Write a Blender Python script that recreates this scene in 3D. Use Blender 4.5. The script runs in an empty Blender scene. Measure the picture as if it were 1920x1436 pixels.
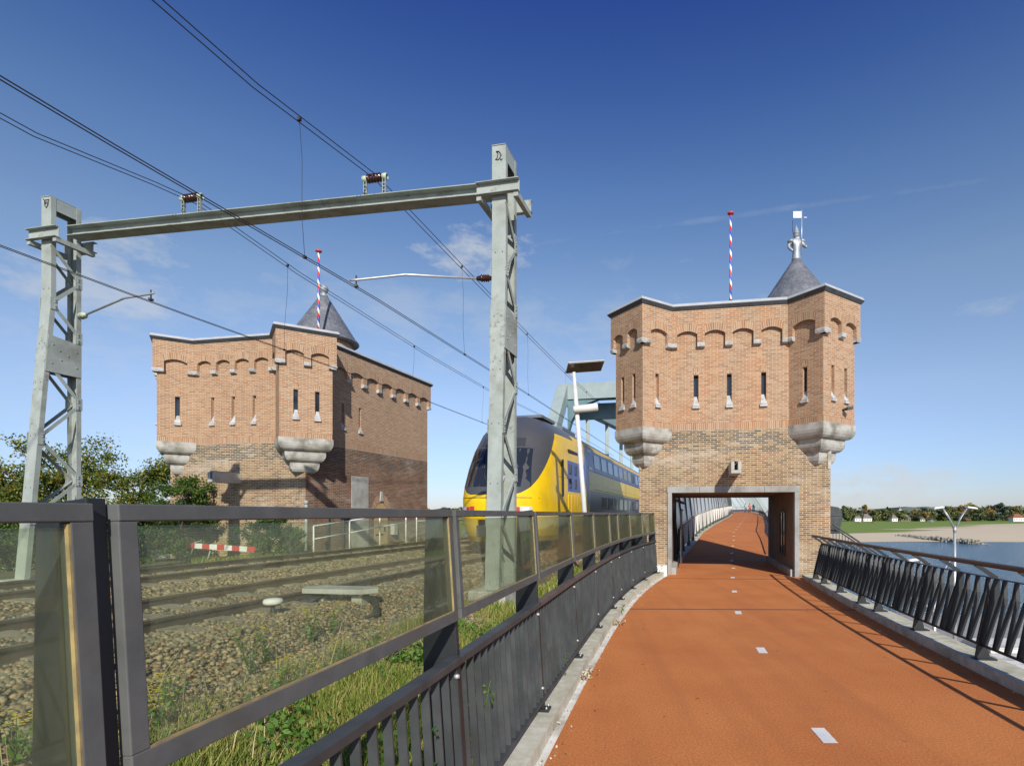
import bpy, bmesh, math, random
import numpy as np
from mathutils import Vector, Matrix
random.seed(7); rng = np.random.default_rng(11)
C = bpy.context.scene.collection
SC = bpy.context.scene
R = math.radians
# ------------------------------------------------------------------ camera
EYE = 1.95; F = 1050.0; CX = 1100.0; HZ = 963.0
cd = bpy.data.cameras.new('camera'); cam = bpy.data.objects.new('camera', cd); C.objects.link(cam)
cam.location = (0, 0, EYE); cam.rotation_euler = (R(90), 0, 0)
cd.sensor_fit = 'HORIZONTAL'; cd.sensor_width = 36; cd.lens = 36 * F / 1920
cd.shift_x = (960 - CX) / 1920; cd.shift_y = (HZ - 718) / 1920
cd.clip_start = 0.05; cd.clip_end = 12000
SC.camera = cam
# ------------------------------------------------------------------ sun, sky, exposure
TRAV = Vector((-0.33, 1.70, -1.0)).normalized()
sd = bpy.data.lights.new('sun', 'SUN'); sd.energy = 5.0; sd.angle = R(0.5); sd.color = (1, 0.95, 0.87)
sun = bpy.data.objects.new('sun', sd); C.objects.link(sun); sun.location = (20, -60, 60)
sun.rotation_euler = TRAV.to_track_quat('-Z', 'Y').to_euler()
W = bpy.data.worlds.new('World'); SC.world = W; W.use_nodes = True
SC.view_settings.view_transform = 'Standard'; SC.view_settings.look = 'None'
SC.view_settings.exposure = 0.0; SC.view_settings.gamma = 1.0


class N:
    """tiny node-graph helper"""
    def __init__(s, tree): s.t = tree; s.n = tree.nodes; s.l = tree.links
    def node(s, typ, **kw):
        n = s.n.new(typ)
        for k, v in kw.items():
            if hasattr(n, k): setattr(n, k, v)
        return n
    def put(s, sock, v):
        if isinstance(v, bpy.types.NodeSocket): s.l.new(v, sock)
        elif v is not None:
            try: sock.default_value = v
            except Exception: sock.default_value = (*v, 1)
    def m(s, op, a, b=None, c=None):
        n = s.node('ShaderNodeMath', operation=op)
        s.put(n.inputs[0], a); s.put(n.inputs[1], b)
        if c is not None: s.put(n.inputs[2], c)
        return n.outputs[0]
    def mix(s, f, a, b, mode='MIX'):
        n = s.node('ShaderNodeMix', data_type='RGBA', blend_type=mode)
        s.put(n.inputs[0], f); s.put(n.inputs[6], a); s.put(n.inputs[7], b)
        return n.outputs[2]
    def ramp(s, f, pts, interp='LINEAR'):
        n = s.node('ShaderNodeValToRGB'); r = n.color_ramp; r.interpolation = interp
        while len(r.elements) < len(pts): r.elements.new(0.5)
        for e, (p, c) in zip(r.elements, pts):
            e.position = p; e.color = (*c, 1) if not isinstance(c, float) else (c, c, c, 1)
        s.put(n.inputs[0], f); return n.outputs[0]
    def noise(s, vec, scale, detail=4, rough=0.55, dims='3D'):
        n = s.node('ShaderNodeTexNoise', noise_dimensions=dims)
        s.put(n.inputs['Vector'], vec); n.inputs['Scale'].default_value = scale
        n.inputs['Detail'].default_value = detail; n.inputs['Roughness'].default_value = rough
        return n.outputs['Fac']


g = N(W.node_tree); g.n.clear()
sky = g.node('ShaderNodeTexSky', sky_type='NISHITA', sun_disc=False, sun_elevation=R(30),
             sun_rotation=math.atan2(-TRAV.x, -TRAV.y), altitude=0, air_density=1.0, dust_density=0.35, ozone_density=3.0)
tc = g.node('ShaderNodeTexCoord'); sep = g.node('ShaderNodeSeparateXYZ'); g.l.new(tc.outputs['Generated'], sep.inputs[0])
elev = g.m('MAXIMUM', sep.outputs[2], 0.0)
tint = g.ramp(elev, [(0.0, (0.53, 0.565, 0.77)), (0.06, (0.57, 0.60, 0.78)), (0.20, (0.83, 0.745, 0.775)), (0.356, (0.84, 0.79, 0.775)), (0.489, (0.57, 0.65, 0.775)), (0.594, (0.34, 0.46, 0.73)), (0.67, (0.225, 0.335, 0.70)), (0.9, (0.12, 0.2, 0.5))])
tint = g.mix(1.0, tint, (2, 2, 2, 1), 'MULTIPLY')
skyc = g.mix(1.0, sky.outputs[0], tint, 'MULTIPLY')
# soft clouds, in the sky itself: a few patches broken up by noise
def sky_dir(px, py): v = Vector(((px - CX) / F, 1.0, (HZ - py) / F)); return v.normalized()
mp = g.node('ShaderNodeMapping'); mp.inputs['Scale'].default_value = (1.0, 1.0, 2.2); g.l.new(tc.outputs['Generated'], mp.inputs[0])
cn = g.noise(mp.outputs[0], 9.0, 8, 0.62); cn2 = g.noise(mp.outputs[0], 26.0, 5, 0.6)
cm = None
for px, py, rx, rz, amt in ((245, 468, .045, .030, .55), (330, 512, .055, .022, .55), (110, 530, .10, .028, .5), (30, 505, .06, .016, .4), (890, 480, .085, .042, .8), (1740, 902, .24, .024, .75), (1700, 928, .3, .014, .8), (1640, 915, .1, .012, .6), (1850, 575, .05, .016, .3), (1400, 402, .30, .004, .10), (700, 590, .30, .06, .22), (420, 740, .3, .08, .2), (1150, 640, .2, .10, .22)):
    c0 = sky_dir(px, py); side0 = Vector((c0.y, -c0.x, 0)).normalized(); up0 = side0.cross(c0)
    if up0.z < 0: up0 = -up0
    def dot(v):
        n = g.node('ShaderNodeVectorMath', operation='DOT_PRODUCT'); g.l.new(tc.outputs['Generated'], n.inputs[0]); n.inputs[1].default_value = v; return n.outputs['Value']
    dx_ = g.m('DIVIDE', dot(side0), rx); dz_ = g.m('DIVIDE', g.m('SUBTRACT', dot(up0), 0.0), rz)
    r2 = g.m('ADD', g.m('MULTIPLY', dx_, dx_), g.m('MULTIPLY', dz_, dz_))
    fac = g.m('SUBTRACT', g.m('MULTIPLY', g.m('SUBTRACT', 1.0, g.m('MULTIPLY', r2, 0.5)), 0.55), g.m('MULTIPLY', g.m('SUBTRACT', g.m('ADD', g.m('MULTIPLY', cn, 0.7), g.m('MULTIPLY', cn2, 0.3)), 0.42), 3.2))
    fac = g.m('MULTIPLY', g.ramp(fac, [(0.0, 0.0), (0.55, 1.0)]), amt)
    fac = g.m('MULTIPLY', fac, g.m('GREATER_THAN', dot(c0), 0.0))
    cm = fac if cm is None else g.m('MAXIMUM', cm, fac)
skyc = g.mix(cm, skyc, (7.4, 7.7, 8.0, 1))
bg = g.node('ShaderNodeBackground'); g.l.new(skyc, bg.inputs[0]); bg.inputs[1].default_value = 0.085
wo = g.node('ShaderNodeOutputWorld'); g.l.new(bg.outputs[0], wo.inputs[0])


# ------------------------------------------------------------------ materials
def new_mat(name):
    m = bpy.data.materials.new(name); m.use_nodes = True; t = N(m.node_tree); t.n.clear()
    p = t.node('ShaderNodeBsdfPrincipled'); o = t.node('ShaderNodeOutputMaterial'); t.l.new(p.outputs[0], o.inputs[0])
    return m, t, p, o

def mat(name, c1, c2=None, scale=3.0, rough=0.7, metal=0.0, bump=0.0, bscale=None, c3=None, s3=0.4, spec=0.5, detail=5, lo=0.35, hi=0.65, bdist=0.01, rust=0.0):
    m, t, p, o = new_mat(name)
    tcn = t.node('ShaderNodeTexCoord'); v = tcn.outputs['Object']
    col = (*c1, 1)
    if c2:
        col = t.mix(t.ramp(t.noise(v, scale, detail), [(lo, 0.0), (hi, 1.0)]), (*c1, 1), (*c2, 1))
    if c3:
        col = t.mix(t.ramp(t.noise(v, s3, 5, 0.6), [(0.5, 0.0), (0.72, 1.0)]), col, (*c3, 1))
    if rust:
        rn = t.m('ADD', t.m('MULTIPLY', t.noise(v, 7, 6, 0.75), 0.7), t.m('MULTIPLY', t.noise(v, 1.1, 2), 0.3))
        col = t.mix(t.m('MULTIPLY', t.ramp(rn, [(0.56, 0.0), (0.64, 1.0)]), rust), col, (0.13, 0.075, 0.04, 1))
    t.put(p.inputs['Base Color'], col)
    p.inputs['Roughness'].default_value = rough; p.inputs['Metallic'].default_value = metal
    p.inputs['Specular IOR Level'].default_value = spec
    if bump:
        b = t.node('ShaderNodeBump'); b.inputs['Strength'].default_value = bump; b.inputs['Distance'].default_value = bdist
        t.l.new(t.noise(v, bscale or scale * 3, 6, 0.65), b.inputs['Height']); t.l.new(b.outputs[0], p.inputs['Normal'])
    return m

def brick_mat(name, cols, mortar, bw=0.222, bh=0.0625, mj=0.011, stain=(0.05, 0.04, 0.03), stain_amt=0.35, shift=True, stretch=False, effl=0.0, dark_course=None):
    m, t, p, o = new_mat(name)
    uvn = t.node('ShaderNodeUVMap'); s = t.node('ShaderNodeSeparateXYZ'); t.l.new(uvn.outputs[0], s.inputs[0])
    u, v = s.outputs[0], s.outputs[1]
    rv = t.m('DIVIDE', v, bh); row = t.m('FLOOR', rv)
    ru = t.m('DIVIDE', u, bw)
    if shift: ru = t.m('ADD', ru, t.m('MULTIPLY', t.m('MODULO', t.m('ABSOLUTE', row), 2.0), 0.5))
    colid = t.m('FLOOR', ru)
    # every other course half bricks (headers)
    cmb = t.node('ShaderNodeCombineXYZ'); t.l.new(colid, cmb.inputs[0]); t.l.new(row, cmb.inputs[1])
    wn = t.node('ShaderNodeTexWhiteNoise', noise_dimensions='2D'); t.l.new(cmb.outputs[0], wn.inputs['Vector'])
    n = len(cols)
    bc = t.ramp(wn.outputs['Value'], [(i / n, c) for i, c in enumerate(cols)], 'CONSTANT')
    av = [sum(c[k] for c in cols) / n for k in range(3)]; bc = t.mix(0.32, bc, (*av, 1))
    mu = t.m('LESS_THAN', t.m('MULTIPLY', t.m('FRACT', ru), bw), mj)
    mv = t.m('LESS_THAN', t.m('MULTIPLY', t.m('FRACT', rv), bh), mj)
    mk = t.m('MAXIMUM', mu, mv)
    tcn = t.node('ShaderNodeTexCoord'); ob = tcn.outputs['Object']
    fine = t.noise(ob, 60, 3)
    bc = t.mix(0.35, bc, t.mix(fine, (0.2, 0.2, 0.2, 1), (0.8, 0.8, 0.8, 1)), 'OVERLAY')
    col = t.mix(mk, bc, (*mortar, 1))
    big = t.ramp(t.noise(ob, 0.55, 6, 0.65), [(0.46, 0.0), (0.72, 1.0)])
    col = t.mix(t.m('MULTIPLY', big, stain_amt), col, (*stain, 1))
    mps = t.node('ShaderNodeMapping'); mps.inputs['Scale'].default_value = (5.0, 5.0, 0.35); t.l.new(ob, mps.inputs[0])
    stk = t.m('MULTIPLY', t.ramp(t.noise(mps.outputs[0], 1.0, 4, 0.6), [(0.52, 0.0), (0.70, 1.0)]), t.ramp(t.noise(ob, 0.35, 3), [(0.40, 0.0), (0.60, 1.0)]))
    col = t.mix(t.m('MULTIPLY', stk, 0.35), col, (*stain, 1))
    if effl:
        mpn = t.node('ShaderNodeMapping'); mpn.inputs['Scale'].default_value = (0.8, 0.8, 2.6); mpn.inputs['Location'].default_value = (5, 3, 1); t.l.new(ob, mpn.inputs[0])
        ef = t.ramp(t.noise(mpn.outputs[0], 0.8, 6, 0.7), [(0.52, 0.0), (0.72, 1.0)])
        col = t.mix(t.m('MULTIPLY', ef, effl), col, (0.62, 0.56, 0.48, 1))
    if dark_course:
        a, b_, amt = dark_course
        inb = t.m('MULTIPLY', t.m('GREATER_THAN', v, a), t.m('LESS_THAN', v, b_))
        wn2 = t.node('ShaderNodeTexWhiteNoise', noise_dimensions='2D'); cm2 = t.node('ShaderNodeCombineXYZ')
        t.l.new(row, cm2.inputs[0]); t.l.new(colid, cm2.inputs[1]); t.l.new(cm2.outputs[0], wn2.inputs['Vector'])
        inb = t.m('MULTIPLY', inb, t.m('GREATER_THAN', wn2.outputs['Value'], 0.45))
        inb = t.m('MULTIPLY', inb, t.m('SUBTRACT', 1.0, mk))
        col = t.mix(t.m('MULTIPLY', inb, amt), col, (0.05, 0.06, 0.055, 1))
    t.put(p.inputs['Base Color'], col); p.inputs['Roughness'].default_value = 0.9; p.inputs['Specular IOR Level'].default_value = 0.2
    bp = t.node('ShaderNodeBump'); bp.inputs['Strength'].default_value = 0.6; bp.inputs['Distance'].default_value = 0.006
    t.l.new(t.m('ADD', t.m('SUBTRACT', 1.0, mk), t.m('MULTIPLY', fine, 0.4)), bp.inputs['Height']); t.l.new(bp.outputs[0], p.inputs['Normal'])
    return m

def leaf_mat(name, cols, trans=0.35):
    m, t, p, o = new_mat(name)
    gi = t.node('ShaderNodeNewGeometry')
    tcn = t.node('ShaderNodeTexCoord')
    v = t.m('ADD', t.m('MULTIPLY', gi.outputs['Random Per Island'], 0.72), t.m('MULTIPLY', t.noise(tcn.outputs['Object'], 0.9, 2), 0.4))
    n = len(cols)
    c = t.ramp(v, [(0.15 + 0.75 * i / (n - 1), x) for i, x in enumerate(cols)])
    t.put(p.inputs['Base Color'], c); p.inputs['Roughness'].default_value = 0.6; p.inputs['Specular IOR Level'].default_value = 0.25
    tr = t.node('ShaderNodeBsdfTranslucent'); t.put(tr.inputs[0], t.mix(1.0, c, (1.0, 1.15, 0.5, 1), 'MULTIPLY'))
    mx = t.node('ShaderNodeMixShader'); mx.inputs[0].default_value = trans
    t.l.new(p.outputs[0], mx.inputs[1]); t.l.new(tr.outputs[0], mx.inputs[2]); t.l.new(mx.outputs[0], o.inputs[0])
    return m

def glass_mat(name, tint, refl=1.0, dirt=0.0, rough=0.02):
    m, t, p, o = new_mat(name)
    tr = t.node('ShaderNodeBsdfTransparent'); tr.inputs[0].default_value = (*tint, 1)
    gl = t.node('ShaderNodeBsdfGlossy'); gl.inputs['Roughness'].default_value = rough
    fr = t.node('ShaderNodeFresnel'); fr.inputs[0].default_value = 1.45
    gi = t.node('ShaderNodeNewGeometry')
    mx = t.node('ShaderNodeMixShader'); t.l.new(t.m('MULTIPLY', t.m('MULTIPLY', fr.outputs[0], t.m('SUBTRACT', 1.0, gi.outputs['Backfacing'])), refl), mx.inputs[0])
    t.l.new(tr.outputs[0], mx.inputs[1]); t.l.new(gl.outputs[0], mx.inputs[2])
    last = mx.outputs[0]
    if dirt:
        tcn = t.node('ShaderNodeTexCoord')
        mpn = t.node('ShaderNodeMapping'); mpn.inputs['Scale'].default_value = (3, 3, 0.5); t.l.new(tcn.outputs['Object'], mpn.inputs[0])
        df = t.node('ShaderNodeBsdfDiffuse'); df.inputs[0].default_value = (0.46, 0.47, 0.32, 1)
        m2 = t.node('ShaderNodeMixShader')
        t.l.new(t.m('MULTIPLY', t.ramp(t.noise(mpn.outputs[0], 5, 6, 0.7), [(0.3, 0.25), (0.75, 1.0)]), dirt), m2.inputs[0])
        t.l.new(last, m2.inputs[1]); t.l.new(df.outputs[0], m2.inputs[2]); last = m2.outputs[0]
    t.l.new(last, o.inputs[0])
    return m

M = {}
UPC = [(0.363, 0.198, 0.104), (0.392, 0.225, 0.122), (0.338, 0.171, 0.088), (0.421, 0.257, 0.144), (0.377, 0.214, 0.111), (0.304, 0.166, 0.094), (0.441, 0.289, 0.177), (0.363, 0.171, 0.087), (0.402, 0.241, 0.132), (0.255, 0.139, 0.083)]
M['brick_up'] = brick_mat('orange brick', UPC, (0.5504, 0.4674, 0.352), mj=0.0125, stain=(0.2838, 0.1886, 0.112), stain_amt=0.25)
LOC = [(0.2838, 0.18, 0.0814), (0.3354, 0.228, 0.111), (0.215, 0.128, 0.0629), (0.3612, 0.26, 0.1332), (0.258, 0.16, 0.0777), (0.1462, 0.092, 0.0518), (0.3182, 0.2, 0.0925), (0.2838, 0.136, 0.0703), (0.3268, 0.224, 0.111), (0.1118, 0.072, 0.0444)]
M['brick_low'] = brick_mat('brown weathered brick', LOC, (0.578, 0.5084, 0.39), mj=0.0130, stain=(0.119, 0.082, 0.0468), stain_amt=0.32, effl=0.42, dark_course=(3.95, 4.60, 0.7))
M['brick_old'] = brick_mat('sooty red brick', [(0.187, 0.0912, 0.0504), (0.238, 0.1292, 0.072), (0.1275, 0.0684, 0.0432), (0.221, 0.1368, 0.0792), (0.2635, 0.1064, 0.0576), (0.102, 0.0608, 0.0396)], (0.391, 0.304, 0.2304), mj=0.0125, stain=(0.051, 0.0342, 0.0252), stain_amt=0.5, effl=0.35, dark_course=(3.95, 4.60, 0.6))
M['rowlock'] = brick_mat('soldier course brick', UPC, (0.5544, 0.456, 0.342), bw=0.0625, bh=0.23, mj=0.013, shift=False, stain_amt=0.12, stain=(0.252, 0.16, 0.0912))
M['concrete'] = mat('weathered concrete', (0.46, 0.45, 0.41), (0.34, 0.33, 0.29), 2.5, 0.9, bump=0.3, bscale=30, c3=(0.28, 0.27, 0.22), s3=1.4)
M['gate_concrete'] = mat('grey gateway concrete', (0.34, 0.34, 0.32), (0.26, 0.26, 0.24), 2.5, 0.9, bump=0.3, bscale=30, c3=(0.19, 0.185, 0.16), s3=1.4)
M['stone'] = mat('grey corbel stone', (0.47, 0.455, 0.41), (0.33, 0.315, 0.27), 3.2, 0.88, bump=0.5, bscale=25, c3=(0.17, 0.16, 0.12), s3=1.6, detail=8)
M['sill'] = mat('white sill stone', (0.50, 0.50, 0.49), (0.40, 0.40, 0.39), 6, 0.8, bump=0.15, c3=(0.28, 0.27, 0.24), s3=3.0)
M['coping'] = mat('blue grey coping stone', (0.43, 0.44, 0.44), (0.35, 0.36, 0.37), 3, 0.75, bump=0.15)
M['coping_dark'] = mat('dark grey and coping shade', (0.045, 0.05, 0.058), (0.075, 0.08, 0.088), 3, 0.5)  # dark grey parts; on the coping it paints the shade of the undercut
M['slate'] = mat('slate', (0.104, 0.112, 0.128), (0.168, 0.176, 0.192), 9, 0.45, bump=0.7, bscale=24, c3=(0.224, 0.232, 0.248), s3=2.0, bdist=0.03)
M['lead'] = mat('lead grey metal', (0.36, 0.39, 0.41), (0.27, 0.30, 0.32), 6, 0.5, metal=0.3)
M['steel_green'] = mat('grey green painted steel', (0.368, 0.4048, 0.3726), (0.3036, 0.3404, 0.3082), 3, 0.6, bump=0.08, c3=(0.23, 0.2438, 0.2024), s3=1.7, spec=0.3, rust=0.55)
M['steel_dark'] = mat('anthracite painted steel', (0.042, 0.047, 0.048), (0.060, 0.066, 0.067), 5, 0.5, bump=0.06, c3=(0.08, 0.088, 0.086), s3=2.2, spec=0.3)
M['steel_black'] = mat('black painted steel', (0.0195, 0.0221, 0.024), (0.0292, 0.0325, 0.0351), 5, 0.45, bump=0.05, c3=(0.0325, 0.0358, 0.0358), s3=2.2, spec=0.35)
M['steel_frame'] = mat('weathered grey fence frame', (0.088, 0.096, 0.094), (0.118, 0.124, 0.120), 9, 0.6, bump=0.08, c3=(0.10, 0.095, 0.08), s3=3, spec=0.25)
M['rail_brown'] = mat('brown grey weathered handrail', (0.085, 0.065, 0.055), (0.12, 0.095, 0.08), 6, 0.5, bump=0.1)
M['tube'] = mat('dark brown handrail tube', (0.045, 0.038, 0.036), (0.06, 0.05, 0.045), 4, 0.35)
M['sealant'] = mat('yellowed lichen seal', (0.36, 0.27, 0.11), (0.22, 0.17, 0.08), 25, 0.9)
M['glass'] = glass_mat('green tinted fence glass', (0.905, 0.94, 0.83), 2.4, dirt=0.15)
M['glass_dark'] = mat('dark window glass', (0.015, 0.018, 0.022), None, rough=0.08, spec=0.8)
M['screen_glass'] = mat('frosted screen glass', (0.42, 0.46, 0.48), (0.5, 0.53, 0.54), 2, 0.25)
M['bridge'] = mat('pale green bridge paint', (0.3142, 0.3784, 0.3651), (0.2693, 0.3356, 0.3237), 1.2, 0.5)
M['bridge_dark'] = mat('shaded teal bridge paint', (0.10, 0.19, 0.21), (0.13, 0.22, 0.24), 1.2, 0.5)  # shade on the portal's underside and inner faces is put into this colour
M['white'] = mat('white paint', (0.78, 0.78, 0.75), (0.68, 0.68, 0.65), 6, 0.5)
M['red'] = mat('red paint', (0.55, 0.05, 0.04), (0.48, 0.06, 0.05), 6, 0.5)
M['wire'] = mat('oxidised copper wire', (0.025, 0.02, 0.018), None, rough=0.6)
M['insul'] = mat('brown porcelain', (0.054, 0.018, 0.012), (0.03, 0.012, 0.009), 10, 0.2)
M['insul_cap'] = mat('pale green insulator cap', (0.45, 0.52, 0.38), None, rough=0.5)
M['galv'] = mat('galvanised steel', (0.55, 0.56, 0.56), (0.45, 0.46, 0.46), 5, 0.4, metal=0.5)
M['alu'] = mat('pale grey lamp paint', (0.66, 0.66, 0.62), (0.58, 0.58, 0.55), 5, 0.4)
M['panel_under'] = mat('bronze panel underside', (0.16, 0.13, 0.10), (0.11, 0.10, 0.08), 3, 0.35, metal=0.4)
M['rust'] = mat('rusty rail steel', (0.10, 0.065, 0.04), (0.065, 0.045, 0.03), 12, 0.75, bump=0.15)
M['railtop'] = mat('worn rail head', (0.22, 0.19, 0.16), None, rough=0.35, metal=0.6)
M['sleeper'] = mat('dusty concrete sleeper', (0.30, 0.26, 0.19), (0.22, 0.19, 0.13), 6, 0.9, bump=0.3, bscale=30)
M['rubber'] = mat('black cable', (0.02, 0.022, 0.024), None, rough=0.6)
M['wood'] = mat('pale wooden door', (0.52, 0.36, 0.17), (0.44, 0.30, 0.14), 8, 0.6)
M['bark'] = mat('bark', (0.10, 0.08, 0.055), (0.06, 0.05, 0.035), 10, 0.9, bump=0.5)
M['leaf_a'] = leaf_mat('ash leaves', [(0.0235, 0.0568, 0.0123), (0.0588, 0.1134, 0.0185), (0.1176, 0.1795, 0.0246), (0.2184, 0.2268, 0.037), (0.4032, 0.2835, 0.037)])
M['leaf_b'] = leaf_mat('bush leaves', [(0.0173, 0.0433, 0.0102), (0.0433, 0.0939, 0.0179), (0.0867, 0.159, 0.0281), (0.159, 0.2023, 0.0382)])
M['leaf_far1'] = leaf_mat('far green crown', [(0.048, 0.072, 0.03), (0.096, 0.128, 0.045), (0.16, 0.184, 0.06), (0.24, 0.224, 0.075)], 0.15)
M['leaf_far2'] = leaf_mat('far dark crown', [(0.024, 0.048, 0.03), (0.048, 0.08, 0.045), (0.08, 0.104, 0.0525), (0.112, 0.128, 0.06)], 0.1)
M['leaf_far3'] = leaf_mat('far autumn crown', [(0.096, 0.088, 0.03), (0.192, 0.16, 0.0525), (0.32, 0.224, 0.0675), (0.416, 0.24, 0.075)], 0.15)
M['grass'] = leaf_mat('verge grass blades', [(0.08, 0.15, 0.02), (0.16, 0.25, 0.035), (0.27, 0.33, 0.05), (0.42, 0.40, 0.10), (0.55, 0.45, 0.20)], 0.35)
M['weed'] = leaf_mat('broad weed leaves', [(0.045, 0.1125, 0.0195), (0.09, 0.195, 0.0325), (0.165, 0.27, 0.052)], 0.3)
M['straw'] = leaf_mat('dry grass stalks', [(0.34, 0.26, 0.12), (0.48, 0.38, 0.2), (0.55, 0.45, 0.26)], 0.2)
M['flower'] = mat('yellow petals', (0.75, 0.60, 0.02), None, rough=0.6)
M['stones'] = leaf_mat('ballast stones', [(0.0704, 0.068, 0.0455), (0.1408, 0.132, 0.084), (0.2024, 0.184, 0.119), (0.2376, 0.14, 0.0735), (0.2992, 0.256, 0.168), (0.3872, 0.28, 0.154)], 0.0)
M['groyne'] = leaf_mat('groyne stones', [(0.16, 0.16, 0.13), (0.26, 0.25, 0.2), (0.36, 0.34, 0.27)], 0.0)
M['soil'] = mat('embankment soil', (0.09, 0.085, 0.045), (0.15, 0.13, 0.06), 4, 0.95, bump=0.6, bscale=20, c3=(0.06, 0.09, 0.02), s3=1.2)
M['ballast'] = mat('ballast bed', (0.1748, 0.1402, 0.0777), (0.0874, 0.0738, 0.044), 14, 0.95, bump=1.0, bscale=22, c3=(0.2272, 0.155, 0.0673), s3=1.5, bdist=0.04, lo=0.42, hi=0.58)
M['land'] = mat('floodplain', (0.07, 0.10, 0.03), (0.10, 0.12, 0.04), 0.1, 0.95)
M['quay'] = mat('quay paving', (0.34, 0.33, 0.31), (0.26, 0.25, 0.24), 1.5, 0.85)
M['thatch'] = mat('thatch roof', (0.15, 0.13, 0.11), (0.2, 0.17, 0.14), 0.6, 0.95)
M['tile_red'] = mat('red roof tiles', (0.28, 0.09, 0.05), (0.22, 0.08, 0.05), 0.6, 0.85)
M['hill'] = mat('wooded hills', (0.075, 0.10, 0.10), (0.10, 0.125, 0.11), 0.03, 1.0, spec=0.0)
M['dry_leaf'] = mat('fallen leaves', (0.25, 0.13, 0.06), (0.4, 0.3, 0.16), 30, 0.9)
M['cow'] = mat('brown cattle', (0.22, 0.10, 0.05), (0.5, 0.42, 0.34), 1.5, 0.9, lo=0.5, hi=0.55)
M['black'] = mat('black paint', (0.012, 0.012, 0.014), None, rough=0.5)
M['skin'] = mat('skin', (0.5, 0.3, 0.2), None, rough=0.6)
M['orange_cloth'] = mat('orange jacket', (0.75, 0.12, 0.03), None, rough=0.8)
M['grey_cloth'] = mat('grey jacket', (0.35, 0.36, 0.38), None, rough=0.8)
M['dark_cloth'] = mat('dark coat', (0.02, 0.022, 0.03), None, rough=0.8)
M['gutter'] = mat('pale concrete gutter', (0.78, 0.77, 0.72), (0.62, 0.60, 0.54), 3, 0.85, bump=0.25, bscale=18, c3=(0.33, 0.29, 0.22), s3=1.3)
M['kerb'] = mat('mossy concrete kerb', (0.62, 0.59, 0.49), (0.46, 0.44, 0.31), 7, 0.9, bump=0.3, bscale=25, c3=(0.30, 0.28, 0.19), s3=1.8)
M['louvre'] = mat('pale grey bridge panel', (0.60, 0.59, 0.53), (0.52, 0.51, 0.46), 1, 0.6)


def path_mat():
    m, t, p, o = new_mat('orange asphalt')
    tcn = t.node('ShaderNodeTexCoord'); v = tcn.outputs['Object']
    c = t.mix(t.ramp(t.m('ADD', t.m('MULTIPLY', t.noise(v, 150, 2, 0.7), 0.55), t.m('MULTIPLY', t.noise(v, 48, 3, 0.7), 0.45)), [(0.36, 0.0), (0.64, 1.0)]), (0.36, 0.108, 0.028, 1), (0.78, 0.300, 0.094, 1))
    c = t.mix(t.ramp(t.noise(v, 0.7, 5, 0.6), [(0.35, 0.0), (0.7, 1.0)]), c, t.mix(1.0, c, (0.86, 0.78, 0.76, 1), 'MULTIPLY'))
    mpn = t.node('ShaderNodeMapping'); mpn.inputs['Scale'].default_value = (2.4, 0.12, 1); mpn.inputs['Rotation'].default_value = (0, 0, R(12)); t.l.new(v, mpn.inputs[0])
    c = t.mix(t.m('MULTIPLY', t.ramp(t.noise(mpn.outputs[0], 1.1, 4, 0.55), [(0.48, 0.0), (0.66, 1.0)]), 0.16), c, (0.22, 0.085, 0.04, 1))
    c = t.mix(t.m('MULTIPLY', t.ramp(t.noise(v, 2.6, 4, 0.6), [(0.60, 0.0), (0.74, 1.0)]), 0.16), c, (0.20, 0.11, 0.07, 1))
    sp = t.ramp(t.noise(v, 9, 2, 0.4), [(0.74, 0.0), (0.76, 1.0)])
    c = t.mix(t.m('MULTIPLY', sp, 0.6), c, (0.07, 0.04, 0.03, 1))
    t.put(p.inputs['Base Color'], c); p.inputs['Roughness'].default_value = 0.88; p.inputs['Specular IOR Level'].default_value = 0.25
    b = t.node('ShaderNodeBump'); b.inputs['Strength'].default_value = 0.5; b.inputs['Distance'].default_value = 0.006
    t.l.new(t.noise(v, 150, 2, 0.6), b.inputs['Height']); t.l.new(b.outputs[0], p.inputs['Normal'])
    return m
M['path'] = path_mat()

def water_mat():
    m, t, p, o = new_mat('river water')
    tcn = t.node('ShaderNodeTexCoord')
    mpn = t.node('ShaderNodeMapping'); mpn.inputs['Scale'].default_value = (0.35, 1.0, 1); t.l.new(tcn.outputs['Object'], mpn.inputs[0])
    p.inputs['Base Color'].default_value = (0.045, 0.13, 0.22, 1); p.inputs['Roughness'].default_value = 0.16; p.inputs['Specular IOR Level'].default_value = 0.35
    b = t.node('ShaderNodeBump'); b.inputs['Strength'].default_value = 1.0; b.inputs['Distance'].default_value = 4.0
    h = t.m('ADD', t.noise(mpn.outputs[0], 0.16, 7, 0.8), t.m('MULTIPLY', t.noise(mpn.outputs[0], 0.035, 3, 0.5), 3.0))
    t.l.new(h, b.inputs['Height']); t.l.new(b.outputs[0], p.inputs['Normal'])
    return m
M['water'] = water_mat()

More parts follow.
